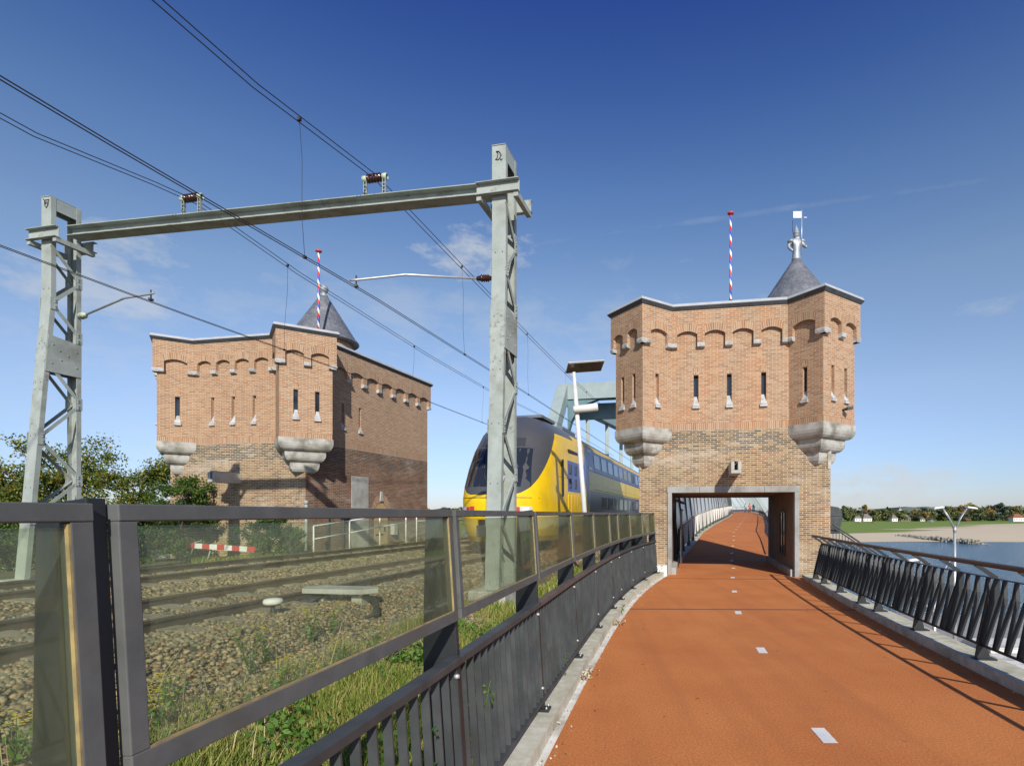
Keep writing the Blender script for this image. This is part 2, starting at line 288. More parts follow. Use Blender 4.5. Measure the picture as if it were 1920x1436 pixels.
def far_mat():
    m, t, p, o = new_mat('river bank')
    tcn = t.node('ShaderNodeTexCoord'); s = t.node('ShaderNodeSeparateXYZ'); t.l.new(tcn.outputs['Object'], s.inputs[0])
    mpn = t.node('ShaderNodeMapping'); mpn.inputs['Scale'].default_value = (0.25, 1.0, 1); t.l.new(tcn.outputs['Object'], mpn.inputs[0])
    nz = t.noise(mpn.outputs[0], 0.022, 5, 0.6)
    y = t.m('ADD', s.outputs[1], t.m('MULTIPLY', t.m('SUBTRACT', nz, 0.5), 320.0))
    y = t.m('SUBTRACT', y, t.m('MULTIPLY', t.m('SUBTRACT', s.outputs[0], 160.0), 0.80))
    f = t.ramp(t.m('DIVIDE', y, 1000.0), [(0.345, 0.0), (0.36, 1.0)])
    gr = t.mix(t.noise(mpn.outputs[0], 0.05, 5, 0.6), (0.15, 0.22, 0.045, 1), (0.23, 0.30, 0.07, 1))
    sa = t.mix(t.noise(mpn.outputs[0], 0.06, 5, 0.6), (0.56, 0.46, 0.31, 1), (0.68, 0.58, 0.42, 1))
    t.put(p.inputs['Base Color'], t.mix(f, sa, gr)); p.inputs['Roughness'].default_value = 0.95; p.inputs['Specular IOR Level'].default_value = 0.1
    return m
M['far'] = far_mat()

def train_mat():
    m, t, p, o = new_mat('train livery')
    tcn = t.node('ShaderNodeTexCoord'); s = t.node('ShaderNodeSeparateXYZ'); t.l.new(tcn.outputs['Object'], s.inputs[0])
    u, y, z = s.outputs
    gt = lambda a, b: t.m('GREATER_THAN', a, b)
    lt = lambda a, b: t.m('LESS_THAN', a, b)
    AND = lambda *a: a[0] if len(a) == 1 else t.m('MULTIPLY', a[0], AND(*a[1:]))
    Y = (0.86, 0.56, 0.008, 1); B = (0.035, 0.06, 0.30, 1); G = (0.085, 0.09, 0.10, 1); YL = (0.62, 0.40, 0.06, 1)
    c = Y
    fr = AND(gt(u, 7.2), lt(z, 9.0))
    c = t.mix(AND(fr, gt(z, 2.95), lt(z, 3.94)), c, B)                       # upper window band
    c = t.mix(AND(gt(u, 7.6), gt(z, 1.0), lt(z, 2.15)), c, (0.03, 0.035, 0.11, 1))   # lower window band
    dg = t.m('ABSOLUTE', t.m('SUBTRACT', z, 2.9))
    c = t.mix(AND(gt(u, t.m('ADD', 6.2, t.m('MULTIPLY', dg, 0.75))), lt(u, 7.5), gt(z, 1.5), lt(z, 4.0)), c, (0.07, 0.11, 0.42, 1))
    c = t.mix(AND(gt(u, 3.85), lt(u, 5.75), gt(z, 1.95), lt(z, 3.1)), c, (0.05, 0.08, 0.36, 1))  # louvre panel
    c = t.mix(gt(z, 4.16), c, G)
    c = t.mix(AND(gt(z, 3.94), lt(u, 5.0)), c, G)
    mask = AND(lt(u, t.m('ADD', 0.18, t.m('MULTIPLY', t.m('POWER', t.m('MAXIMUM', t.m('SUBTRACT', z, 1.72), 0.0), 0.8), 1.42))), gt(z, 1.72))
    c = t.mix(mask, c, (0.07, 0.075, 0.085, 1))
    sk = lt(z, 0.42)
    c = t.mix(sk, c, (0.45, 0.28, 0.01, 1))
    seam = t.m('MAXIMUM', AND(lt(t.m('ABSOLUTE', t.m('SUBTRACT', z, 2.42)), 0.012), gt(u, 2.6)), AND(lt(t.m('ABSOLUTE', t.m('SUBTRACT', u, 3.35)), 0.012), lt(z, 3.4), gt(z, 0.5)))
    c = t.mix(t.m('MULTIPLY', seam, 0.7), c, (0.2, 0.12, 0.01, 1))
    dn = t.noise(tcn.outputs['Object'], 1.3, 5, 0.6)
    c = t.mix(t.m('MULTIPLY', t.ramp(dn, [(0.45, 0.0), (0.75, 1.0)]), 0.25), c, (0.16, 0.12, 0.06, 1))
    t.put(p.inputs['Base Color'], c); p.inputs['Roughness'].default_value = 0.30; p.inputs['Specular IOR Level'].default_value = 0.4
    return m
M['train'] = train_mat()
M['train_roof'] = mat('train roof grey', (0.12, 0.125, 0.13), (0.16, 0.165, 0.17), 2, 0.5)

def pole_mat():
    m, t, p, o = new_mat('red white blue spiral')
    tcn = t.node('ShaderNodeTexCoord'); s = t.node('ShaderNodeSeparateXYZ'); t.l.new(tcn.outputs['Object'], s.inputs[0])
    an = t.m('DIVIDE', t.m('ARCTAN2', s.outputs[1], s.outputs[0]), 2 * math.pi)
    f = t.m('FRACT', t.m('ADD', t.m('MULTIPLY', s.outputs[2], 1.9), an))
    c = t.ramp(f, [(0.0, (0.62, 0.04, 0.03)), (0.34, (0.80, 0.80, 0.80)), (0.67, (0.05, 0.12, 0.50))], 'CONSTANT')
    t.put(p.inputs['Base Color'], c); p.inputs['Roughness'].default_value = 0.4
    return m
M['pole'] = pole_mat()


# ------------------------------------------------------------------ mesh helpers
class MB:
    def __init__(s): s.v = []; s.f = []; s.mi = []; s.uv = None; s.k = 0; s.sm = []
    def add(s, vs, fs, k=None, smooth=False):
        b = len(s.v); s.v += [tuple(p) for p in vs]
        for f in fs: s.f.append(tuple(i + b for i in f)); s.mi.append(s.k if k is None else k); s.sm.append(smooth)
        return s
    def box(s, c, size, rot=None, k=None):
        x, y, z = [q / 2 for q in size]; c = Vector(c)
        vs = [Vector(p) for p in ((-x, -y, -z), (x, -y, -z), (x, y, -z), (-x, y, -z), (-x, -y, z), (x, -y, z), (x, y, z), (-x, y, z))]
        if rot is not None: vs = [rot @ p for p in vs]
        return s.add([c + p for p in vs], [(0, 3, 2, 1), (4, 5, 6, 7), (0, 1, 5, 4), (1, 2, 6, 5), (2, 3, 7, 6), (3, 0, 4, 7)], k)
    def bar(s, a, b, w, h, up=(0, 0, 1), k=None):
        """rectangular bar from a to b; w across, h along up"""
        a = Vector(a); b = Vector(b); d = (b - a); L = d.length
        if L < 1e-6: return s
        d.normalize(); up = Vector(up); x = d.cross(up)
        if x.length < 1e-4: x = d.cross(Vector((0, 1, 0)))
        x.normalize(); u = x.cross(d).normalized()
        rot = Matrix((x, d, u)).transposed()
        return s.box((a + b) / 2, (w, L, h), rot, k)
    def tube(s, pts, r, n=8, k=None, cap=True, smooth=True):
        pts = [Vector(p) for p in pts]; rs = r if isinstance(r, (list, tuple)) else [r] * len(pts)
        vs = []; fs = []; prev = None
        for i, p in enumerate(pts):
            d = (pts[min(i + 1, len(pts) - 1)] - pts[max(i - 1, 0)]).normalized()
            if prev is None:
                x = d.cross(Vector((0, 0, 1)))
                if x.length < 1e-3: x = d.cross(Vector((1, 0, 0)))
            else: x = prev - d * prev.dot(d)
            x.normalize(); prev = x; y = d.cross(x)
            for j in range(n):
                a = 2 * math.pi * j / n; vs.append(p + (x * math.cos(a) + y * math.sin(a)) * rs[i])
        for i in range(len(pts) - 1):
            for j in range(n):
                a = i * n + j; b = i * n + (j + 1) % n
                fs.append((a, b, b + n, a + n))
        s.add(vs, fs, k, smooth)
        if cap:
            b = len(s.v) - len(vs)
            s.f.append(tuple(b + j for j in reversed(range(n)))); s.mi.append(s.k if k is None else k); s.sm.append(False)
            e = b + (len(pts) - 1) * n
            s.f.append(tuple(e + j for j in range(n))); s.mi.append(s.k if k is None else k); s.sm.append(False)
        return s
    def lathe(s, c, prof, n=24, k=None, smooth=True, a0=0.0):
        """prof: (r, z) list going up"""
        vs = []; fs = []; c = Vector(c)
        for r, z in prof:
            for j in range(n):
                a = a0 + 2 * math.pi * j / n; vs.append(c + Vector((r * math.cos(a), r * math.sin(a), z)))
        for i in range(len(prof) - 1):
            for j in range(n):
                a = i * n + j; b = i * n + (j + 1) % n; fs.append((a, b, b + n, a + n))
        fs.append(tuple(reversed(range(n)))); fs.append(tuple((len(prof) - 1) * n + j for j in range(n)))
        return s.add(vs, fs, k, smooth)
    def prism(s, pts, z0, z1, k=None, top=True, bottom=True):
        """pts: xy outline, counter-clockwise from above"""
        n = len(pts); vs = [(x, y, z0) for x, y in pts] + [(x, y, z1) for x, y in pts]
        fs = [(i, (i + 1) % n, (i + 1) % n + n, i + n) for i in range(n)]
        if top: fs.append(tuple(range(n, 2 * n)))
        if bottom: fs.append(tuple(reversed(range(n))))
        return s.add(vs, fs, k)
    def build(s, name, mats, parent=None, autouv=False, bevel=0.0, local=False):
        o0 = Vector((0, 0, 0))
        if parent is not None and not local:
            p = parent
            while p is not None: o0 += p.location; p = p.parent
        me = bpy.data.meshes.new(name)
        me.from_pydata([(a - o0.x, b - o0.y, c - o0.z) for a, b, c in s.v], [], s.f)
        if not isinstance(mats, (list, tuple)): mats = [mats]
        for m in mats: me.materials.append(M[m] if isinstance(m, str) else m)
        for p, k, sm in zip(me.polygons, s.mi, s.sm): p.material_index = k; p.use_smooth = sm
        if autouv:
            ul = me.uv_layers.new(name='UVMap'); d = ul.data
            for pi, p in enumerate(me.polygons):
                cu = s.uv.get(pi) if s.uv else None
                nrm = p.normal
                if abs(nrm.z) > 0.8: tx = Vector((1, 0, 0)); ty = Vector((0, 1, 0))
                else: tx = Vector((-nrm.y, nrm.x, 0)).normalized(); ty = Vector((0, 0, 1))
                for q, li in enumerate(p.loop_indices):
                    if cu: d[li].uv = cu[q]
                    else:
                        co = me.vertices[me.loops[li].vertex_index].co + o0
                        d[li].uv = (co.dot(tx) + 50, co.dot(ty) + 30 if abs(nrm.z) > 0.8 else co.z)
        ob = bpy.data.objects.new(name, me); C.objects.link(ob)
        if parent is not None: ob.parent = parent
        if bevel:
            bm = ob.modifiers.new('bevel', 'BEVEL'); bm.width = bevel; bm.segments = 2; bm.limit_method = 'ANGLE'; bm.angle_limit = R(50)
        return ob

def tag(o, label=None, cat=None, group=None, kind=None):
    if label: o['label'] = label
    if cat: o['category'] = cat
    if group: o['group'] = group
    if kind: o['kind'] = kind
    return o

def thing(name, label, cat, loc=(0, 0, 0), rz=0.0, group=None):
    o = bpy.data.objects.new(name, None); C.objects.link(o); o.location = loc; o.rotation_euler = (0, 0, rz)
    o.empty_display_size = 0.3
    return tag(o, label, cat, group)

def part(p, label): p['label'] = label; return p

def copy_tree(o, parent=None):
    c = o.copy(); C.objects.link(c); c.parent = parent
    for ch in o.children: copy_tree(ch, c)
    return c

def np_mesh(name, verts, faces, m, parent=None, smooth=False, mi=None):
    """verts (n,3) world, faces (k, 3 or 4)"""
    if parent is not None: verts = verts - np.array(parent.location)
    me = bpy.data.meshes.new(name); k = faces.shape[1]
    me.vertices.add(len(verts)); me.vertices.foreach_set('co', verts.astype(np.float32).ravel())
    me.loops.add(faces.size); me.loops.foreach_set('vertex_index', faces.astype(np.int32).ravel())
    me.polygons.add(len(faces)); me.polygons.foreach_set('loop_start', np.arange(0, faces.size, k, dtype=np.int32))
    me.polygons.foreach_set('loop_total', np.full(len(faces), k, dtype=np.int32))
    if smooth: me.polygons.foreach_set('use_smooth', np.ones(len(faces), dtype=bool))
    for q in (m if isinstance(m, (list, tuple)) else [m]): me.materials.append(M[q])
    if mi is not None: me.polygons.foreach_set('material_index', np.asarray(mi, dtype=np.int32))
    me.update(); me.validate()
    ob = bpy.data.objects.new(name, me); C.objects.link(ob)
    if parent is not None: ob.parent = parent
    return ob

# measured frames ----------------------------------------------------------
AL = R(12.5); CA, SA = math.cos(AL), math.sin(AL)
def T(s, d, z=0.0): return Vector((d * CA + s * SA, -d * SA + s * CA, z))
def P(px, py, Y): return Vector(((px - CX) * Y / F, Y, EYE - (py - HZ) * Y / F))
RAIL = 0.82
ZT = lambda Y: float(np.interp(Y, [-5, 23, 26, 29, 32, 35, 38, 41, 47.7, 71.5, 100, 120, 140, 170], [0, 0, .10, .27, .43, .56, .68, .80, 1.08, 1.61, 2.02, 2.42, 2.5, 2.4]))

def pfit(pts, deg=3):
    a = np.array(pts); return np.poly1d(np.polyfit(a[:, 0], a[:, 1], deg))
fL = pfit([(0.5, -0.93), (4.347, -.335), (5.58, -.138), (7.58, .178), (11.25, .80), (14.5, 1.62), (17.8, 2.60)])
fP = pfit([(-0.7, -1.32), (1.28, -1.0), (3.25, -.69), (5.23, -.39), (7.17, -.106), (9.04, .21), (10.85, .50), (11.97, .72), (13.7, 1.17), (15.5, 1.65), (17.3, 2.16)])
fR = pfit([(3, 4.35), (5.98, 4.67), (6.87, 4.79), (8.82, 5.08), (11.3, 5.42), (15.5, 6.22), (17.8, 6.72)])
CEN = [(18, 4.68), (20, 5.2), (23.5, 6.08), (26, 6.72), (32, 8.4), (38, 9.99), (47.7, 13.1), (71.5, 20.4), (100, 28.3), (120, 33.0), (135, 35.2), (160, 36.0)]
def cen(Y): return float(np.interp(Y, [a for a, b in CEN], [b for a, b in CEN]))

exec_order = None
# ================================================================== SETTING
def strip(name, fns, Ys, zs, m, kind='structure', thick=None):
    """ribbon along Y between two X functions; zs(Y)->z"""
    mb = MB(); vs = []; n = len(Ys)
    for Y in Ys: vs += [(fns[0](Y), Y, zs(Y)), (fns[1](Y), Y, zs(Y))]
    fs = [(2 * i, 2 * i + 1, 2 * i + 3, 2 * i + 2) for i in range(n - 1)]
    if thick:
        b = len(vs); vs += [(x, y, z - thick) for x, y, z in vs]
        fs += [(2 * i + b + 2, 2 * i + 3 + b, 2 * i + 1 + b, 2 * i + b) for i in range(n - 1)]
        fs += [(2 * i, 2 * i + 2, 2 * i + 2 + b, 2 * i + b) for i in range(n - 1)]
        fs += [(2 * i + 1 + b, 2 * i + 3 + b, 2 * i + 3, 2 * i + 1) for i in range(n - 1)]
        fs += [(0, b, b + 1, 1), (2 * n - 2, 2 * n - 1, 2 * n - 1 + b, 2 * n - 2 + b)]
    mb.add(vs, fs); o = mb.build(name, m); tag(o, kind=kind); return o

# river and far bank
mb = MB(); mb.add([(-6000, -600, -12), (6000, -600, -12), (6000, 9000, -12), (-6000, 9000, -12)], [(0, 1, 2, 3)])
tag(mb.build('river', 'water'), kind='structure')
def farz(X, Y):
    base = np.interp(Y, [262, 275, 330, 430, 600, 800, 1200, 9000], [-12.6, -12.0, -11.0, -9.8, -9.0, -8.6, -8, -8])
    shore = 8 * np.sin(X * .011 + 1) + 5 * np.sin(X * .037) + 0.03 * (X - 170)
    return np.where(Y < 330, np.interp(Y - shore, [262, 275, 330], [-12.8, -12.0, -11.0]), base) + 0.12 * np.sin(X * .05) * np.sin(Y * .04)
ys = np.concatenate([np.arange(225, 480, 4), np.arange(480, 1000, 20), [1200, 1600, 2500, 5000, 9000]]).astype(float)
xs = np.concatenate([[-6000, -3000, -1500], np.arange(-900, 1300, 20), [1500, 3000, 6000]]).astype(float)
XX, YY = np.meshgrid(xs, ys); ZZ = farz(XX, YY)
nx = len(xs); idx = np.arange(len(ys) * nx).reshape(len(ys), nx)
q = np.stack([idx[:-1, :-1], idx[:-1, 1:], idx[1:, 1:], idx[1:, :-1]], -1).reshape(-1, 4)
tag(np_mesh('far_bank', np.stack([XX, YY, ZZ], -1).reshape(-1, 3), q, 'far', smooth=True), kind='structure')
# near floodplain and quay
mb = MB(); mb.prism([(-900, -400), (-3.0, -400), (-3.0, 30), (-40, 46), (-900, 60)], -13.0, -8.0)
tag(mb.build('floodplain', 'land'), kind='structure')
mb = MB(); mb.prism([(-3.0, -400), (300, -400), (300, 44), (60, 50), (8, 60), (-3.0, 60)], -13.0, -7.9)
tag(mb.build('quay', 'quay'), kind='structure')
# wooded hills at the horizon
mb = MB()
def ridge(x0, x1, Y, h, seed):
    r = random.Random(seed); n = 90; vs = []
    for i in range(n + 1):
        x = x0 + (x1 - x0) * i / n; e = min(1, min(i, n - i) / 12)
        z = -9 + (h + 9) * math.sin(math.pi / 2 * e) * (1 + 0.05 * math.sin(i * .31 + seed)) + r.uniform(-1.6, 1.6) * e
        vs += [(x, Y, -9), (x, Y + 30, z), (x, Y + 500, z * .6)]
    mb.add(vs, [t for i in range(n) for t in ((3 * i, 3 * i + 3, 3 * i + 4, 3 * i + 1), (3 * i + 1, 3 * i + 4, 3 * i + 5, 3 * i + 2))])
ridge(1440, 1790, 2600, 33, 2); ridge(1930, 3000, 2700, 38, 5); ridge(900, 3300, 3000, 12, 9); ridge(-3000, -200, 3300, 12, 3)
tag(mb.build('hills', 'hill'), kind='structure')

# embankment (soil) and ballast bed
ZE_D = [-44, -36, -23, -19, -14.2, -13.1, -12.5, -4.9, -4.25, -3.2, -2.2, -1.75, -1.45, -1.0, 0.5]
ZE_Z = [-8.1, -8.1, 0.05, .3, .5, .5, .67, .67, .40, .24, .10, .05, .03, -.12, -.3]
def ZE(s, d): return float(np.interp(d, ZE_D, ZE_Z))
def field(name, s0, s1, ds, dl, m, amp, kind='structure', seed=1):
    r = np.random.default_rng(seed); ss = np.arange(s0, s1 + 1e-6, ds)
    vs = []; 
    for s in ss:
        for d in dl:
            p = T(s, d, np.interp(d, ZE_D, ZE_Z) + r.uniform(-amp, amp)); vs.append((p.x, p.y, -.3 if (-2.5 < p.y < 18.5 and p.x > float(fP(p.y)) - .12) else p.z))
    nd = len(dl); ix = np.arange(len(ss) * nd).reshape(len(ss), nd)
    fq = np.stack([ix[:-1, :-1], ix[:-1, 1:], ix[1:, 1:], ix[1:, :-1]], -1).reshape(-1, 4)
    # skirt at the river end
    o = np_mesh(name, np.array(vs), fq, m, smooth=True); return tag(o, kind=kind)
field('embankment', -14, 26.5, 0.35, [-44, -36, -30, -26, -23, -21, -19, -17, -15.5, -14.2, -13.6, -13.1, -12.7], 'soil', 0.03, seed=3)
field('verge_ground', -14, 26.5, 0.2, [-3.55, -3.4, -3.2, -3.0, -2.8, -2.5, -2.3, -2.15, -2.0, -1.9, -1.8, -1.7, -1.6, -1.5, -1.4, -1.3, -1.2, -1.0], 'soil', 0.012, seed=4)
field('ballast_bed', -14, 26.5, 0.15, list(np.arange(-12.8, -3.44, 0.15)), 'ballast', 0.014, seed=5)
mb = MB()
pts = [T(26.4, -44), T(26.4, 1.4), T(27.2, 1.4), T(27.2, -44)]
mb.prism([(p.x, p.y) for p in pts], -13.5, -0.35); 
tag(mb.build('abutment', 'concrete'), kind='structure')
# rail bridge deck
mb = MB(); a, b, c, d = T(26.6, -14.0), T(26.6, -3.4), T(330, -3.4), T(330, -14.0)
mb.prism([(a.x, a.y), (b.x, b.y), (c.x, c.y), (d.x, d.y)], -0.9, 0.66)
tag(mb.build('bridge_deck', 'ballast'), kind='structure')

# cycle path, up to the tower and on over the river
def pl(Y): return float(fL(Y)) if Y < 17.9 else cen(Y) - 2.07
def pr(Y): return float(fR(Y)) if Y < 17.9 else cen(Y) + 2.07
YP = list(np.arange(-2.0, 30, 0.5)) + list(np.arange(30, 165, 2.0))
strip('cycle_path', (pl, pr), YP, ZT, 'path', thick=0.12)
YP2 = list(np.arange(-2, 18.1, 0.5))
strip('gutter', (lambda y: float(fP(y)) + 0.10, lambda y: float(fL(y)) + .03), YP2, lambda y: -0.006, 'gutter', thick=0.2)
strip('kerb', (lambda y: float(fP(y)) - 0.20, lambda y: float(fP(y)) + .13), YP2, lambda y: 0.115, 'kerb', thick=0.35)
strip('river_kerb', (lambda y: float(fR(y)) - 0.0, lambda y: float(fR(y)) + .40), list(np.arange(-2, 17.1, 0.5)), lambda y: 0.12, 'kerb', thick=0.7)
mb = MB()
ya = list(np.arange(-2, 17.3, 0.5)); o1 = [(float(fR(y)) + .36, y) for y in ya]; o2 = [(float(fR(y)) - .6, y) for y in reversed(ya)]
mb.prism([o1[0]] + o1[1:] + o2, -8.5, -0.14)
tag(mb.build('retaining_wall', 'brick_low', autouv=True), 'tall brick retaining wall below the kerb on the river side of the path', 'wall')
# slab under the path beyond the tower
strip('bridge_walkway', (lambda y: cen(y) - 2.6, lambda y: cen(y) + 2.75), list(np.arange(23.9, 165, 2.0)), lambda y: ZT(y) - 0.13, 'kerb', thick=0.5)
# painted dashes
DY = [4.93, 8.0, 11.05, 14.05, 17.1, 20.1, 23.2, 26.2, 29.1, 32.1, 35.0, 38.0, 41, 44, 47, 50, 53, 56, 60, 64, 68, 72, 76, 80, 84, 88, 92, 96, 100]
DX = lambda Y: float(np.interp(Y, [4.93, 8.0, 11.05, 14.05, 17.1, 20.1, 23.2], [2.09, 2.50, 2.99, 3.71, 4.46, 5.27, 6.02])) if Y < 23.2 else cen(Y)
for i, Y in enumerate(DY):
    mb = MB(); h = .17; w = .062 if Y < 40 else .075
    sl = (DX(Y + .5) - DX(Y - .5)) if Y < 150 else .3
    vs = []
    nseg = 7
    for j in range(nseg + 1):
        y = Y - h + 2 * h * j / nseg; x = DX(Y) + sl * (y - Y); e = random.uniform(-.003, .003)
        vs += [(x - w + e, y, ZT(y) + .004), (x + w + e, y, ZT(y) + .004)]
    mb.add(vs, [(2 * j, 2 * j + 1, 2 * j + 3, 2 * j + 2) for j in range(nseg)])
    tag(mb.build('road_marking', 'white'), kind='structure')
# darker construction joints across the path
for Y in (11.45, 16.9, 24.0):
    mb = MB(); x0, x1 = pl(Y) + .01, pr(Y) - .01; sk = -.12 if Y < 12 else -.3
    vs = [(x0, Y, ZT(Y) + .003), (x1, Y + sk, ZT(Y + sk) + .003), (x1, Y + sk + .07, ZT(Y + sk + .07) + .003), (x0, Y + .07, ZT(Y + .07) + .003)]
    mb.add(vs, [(0, 1, 2, 3)]); mt = mat('joint sealing %d' % int(Y), (0.16, 0.05, 0.03) if Y < 20 else (0.4, 0.38, 0.35), rough=.8)
    tag(mb.build('path_joint', mt), kind='structure')

# ================================================================== LEFT FENCE WITH GLASS
PY = [-0.72, 1.245, 3.25, 5.23, 7.17, 9.04, 10.85, 11.97, 13.7, 15.5, 17.3]
def fb(Y, z=0.0, out=0.0):
    """point on the leaning fence plane; out = towards the tracks"""
    sl = float(fP.deriv()(Y)); n = Vector((-1, sl, 0)).normalized()
    lean = 0.065 * (z - 0.12)
    return Vector((float(fP(Y)), Y, z)) + n * (lean + out)
fence = thing('glass_topped_fence', 'grey fence with tinted glass panels above vertical slats, left of the orange path', 'fence', (float(fP(8)), 8, 0.1))
for i, Y in enumerate(PY):
    mb = MB()
    b, t_ = fb(Y, .12), fb(Y, 1.985)
    sl = float(fP.deriv()(Y)); n = Vector((-1, sl, 0)).normalized(); al = Vector((sl, 1, 0)).normalized()
    w0, w1 = .24, .13; th = .016
    for sx in (0,):
        a0, a1 = b + n * .0, b + n * w0; c1, c0 = t_ + n * w1 + Vector((0, 0, -.015)), t_ + n * .0
        m1, m2 = fb(Y, 1.15) + n * 0, fb(Y, 1.15) + n * .20
        vs = [p - al * th for p in (a0, a1, m2, c1, c0)] + [p + al * th for p in (a0, a1, m2, c1, c0)]
        mb.add(vs, [(0, 1, 2, 3, 4), (9, 8, 7, 6, 5)] + [(k, k + 5, (k + 1) % 5 + 5, (k + 1) % 5) for k in range(5)])
    mb.bar(b - n * .006, t_ - n * .006, .044, .012, up=n)
    mb.box(b + n * .09 + Vector((0, 0, .012)), (.30, .12, .022), Matrix.Rotation(-math.atan(sl), 3, 'Z'))
    po = mb.build('post', 'steel_black', fence, bevel=.003)
    for zz in (1.02, .34):
        mb = MB(); c0 = fb(Y, zz) - n * .014; mb.lathe(c0 + al * -.05, [(.001, -.012), (.016, -.010), (.017, .006), (.008, .014), (.001, .015)], 10); mb.build('bolt', 'galv', po)
    for dy_ in (.045, -.045):
        mb = MB(); mb.lathe(b - n * .035 + al * dy_ + Vector((0, 0, .02)), [(.010, 0), (.010, .016), (.005, .026), (.001, .027)], 8); mb.build('bolt', 'galv', po)
for i in range(len(PY) - 1):
    ya, yb = PY[i], PY[i + 1]; g_ = .027
    ya2, yb2 = ya + g_, yb - g_
    z0, z1 = 1.335, 1.972
    A0, B0, B1, A1 = fb(ya2, z0, -.02), fb(yb2, z0, -.02), fb(yb2, z1, -.02), fb(ya2, z1, -.02)
    ex = (B0 - A0).normalized(); ez = (A1 - A0).normalized(); nn = ex.cross(ez).normalized()
    fw = .048; mb = MB()
    up = nn
    mb.bar(A0 + ez * .03, B0 + ez * .03, .06, .034, up)
    mb.bar(A1 - ez * .02 , B1 - ez * .02, .04, .036, up)
    mb.bar(A0 + ex * fw / 2 + ez * .06, A1 + ex * fw / 2 - ez * .04, fw, .032, up)
    mb.bar(B0 - ex * fw / 2 + ez * .06, B1 - ex * fw / 2 - ez * .04, fw, .032, up)
    fr = mb.build('panel_frame', 'steel_frame', fence, bevel=.003)
    mb = MB(); mb.bar(A0 + ex * fw + ez * .35 - ez * .29, A0 + ex * fw + ez * .062, .001, .001)
    mb = MB(); c = (A0 + B0 + B1 + A1) / 4
    rot = Matrix((ex, nn, ez)).transposed()
    mb.box(c, ((B0 - A0).length - 2 * fw - .002, .007, (A1 - A0).length - .102), rot)
    mb.build('pane', 'glass', fr)
    mb = MB(); q0, q1 = A0 + ex * fw, B0 - ex * fw; sg = -1 if nn.x < 0 else 1
    f_ = nn * (.010 if nn.x > 0 else -.010)
    mb.bar(q0 + ez * .0625 + f_, q1 + ez * .0625 + f_, .006, .010, up)
    mb.bar(q1 + ez * .06 + f_ - ex * .002, B1 - ex * (fw + .002) - ez * .045 + f_, .005, .010, up)
    mb.build('seal', 'sealant', fr)
    # rails and slats
    mb = MB(); r0, r1 = fb(ya, 1.105, .0), fb(yb, 1.105, .0)
    mb.bar(r0, r1, .075, .045); mb.build('top_rail', 'rail_brown' if 5 < ya < 11 else 'steel_dark', fence, bevel=.004)
    mb = MB(); mb.bar(fb(ya, .235), fb(yb, .235), .06, .035); mb.build('bottom_rail', 'steel_dark', fence, bevel=.003)
    mb = MB(); nb = max(3, int(round((yb - ya) / .128)))
    for k in range(nb):
        y = ya + (yb - ya) * (k + .6) / nb
        sl = float(fP.deriv()(y)); n = Vector((-1, sl, 0)).normalized(); al = Vector((sl, 1, 0)).normalized()
        mb.bar(fb(y, .25, .004), fb(y, 1.085, .004), .012, .044, up=n)
    mb.build('slat_panel', 'steel_dark', fence)

# ================================================================== RIGHT RAILING
rail = thing('river_railing', 'black railing of slanting bars with brown handrail on the river side', 'railing', (float(fR(8)) + .1, 8, 0.12))
def rb(Y, z, out): 
    sl = float(fR.deriv()(Y)); n = Vector((1, -sl, 0)).normalized()
    return Vector((float(fR(Y)), Y, z)) + n * out
RY = [0.2, 1.92, 3.64, 5.36, 7.08, 8.85, 10.55, 11.5, 13.1, 14.7, 15.75]
def bar_out(z): return float(np.interp(z, [.12, .3, .95, 1.13], [.12, .16, .33, .34]))
tubepts = [rb(y, 1.335, .08) for y in np.arange(0.0, 15.9, .25)]
MBh = MB(); MBh.tube(tubepts, .033, 12); MBh.build('handrail', 'tube', rail)
mb = MB()
for a, b in zip(np.arange(0.0, 15.7, .25), np.arange(.25, 15.95, .25)):
    mb.bar(rb(a, 1.135, .34), rb(b, 1.135, .34), .055, .012)
mb.build('top_rail', 'steel_black', rail)
mb = MB()
for a, b in zip(np.arange(0.0, 15.7, .25), np.arange(.25, 15.95, .25)):
    mb.bar(rb(a, .30, .16), rb(b, .30, .16), .035, .025)
mb.build('bottom_rail', 'steel_black', rail)
arms = []
for i, Y in enumerate(RY):
    sl = float(fR.deriv()(Y)); n = Vector((1, -sl, 0)).normalized(); al = Vector((sl, 1, 0)).normalized()
    mb = MB()
    prof = [rb(Y, .13, .08), rb(Y, .13, .26), rb(Y, .32, .21), rb(Y, .95, .37), rb(Y, 1.13, .37), rb(Y, 1.13, .31), rb(Y, .95, .25), rb(Y, .32, .11)]
    k = len(prof); vs = [p - al * .012 for p in prof] + [p + al * .012 for p in prof]
    mb.add(vs, [tuple(range(k)), tuple(reversed(range(k, 2 * k)))] + [(j, j + k, (j + 1) % k + k, (j + 1) % k) for j in range(k)])
    mb.box(rb(Y, .13, .19), (.24, .14, .018), Matrix.Rotation(-math.atan(sl), 3, 'Z'))
    mb.build('post', 'steel_black', rail)
    Ys2 = [Y] + ([(Y + RY[i + 1]) / 2] if i + 1 < len(RY) and RY[i + 1] - Y > 1.2 else [])
    for y in Ys2:
        mb = MB(); mb.bar(rb(y, 1.14, .34), rb(y, 1.315, .085), .010, .05); mb.build('arm', 'steel_black', rail)
mb = MB(); cnt = 0
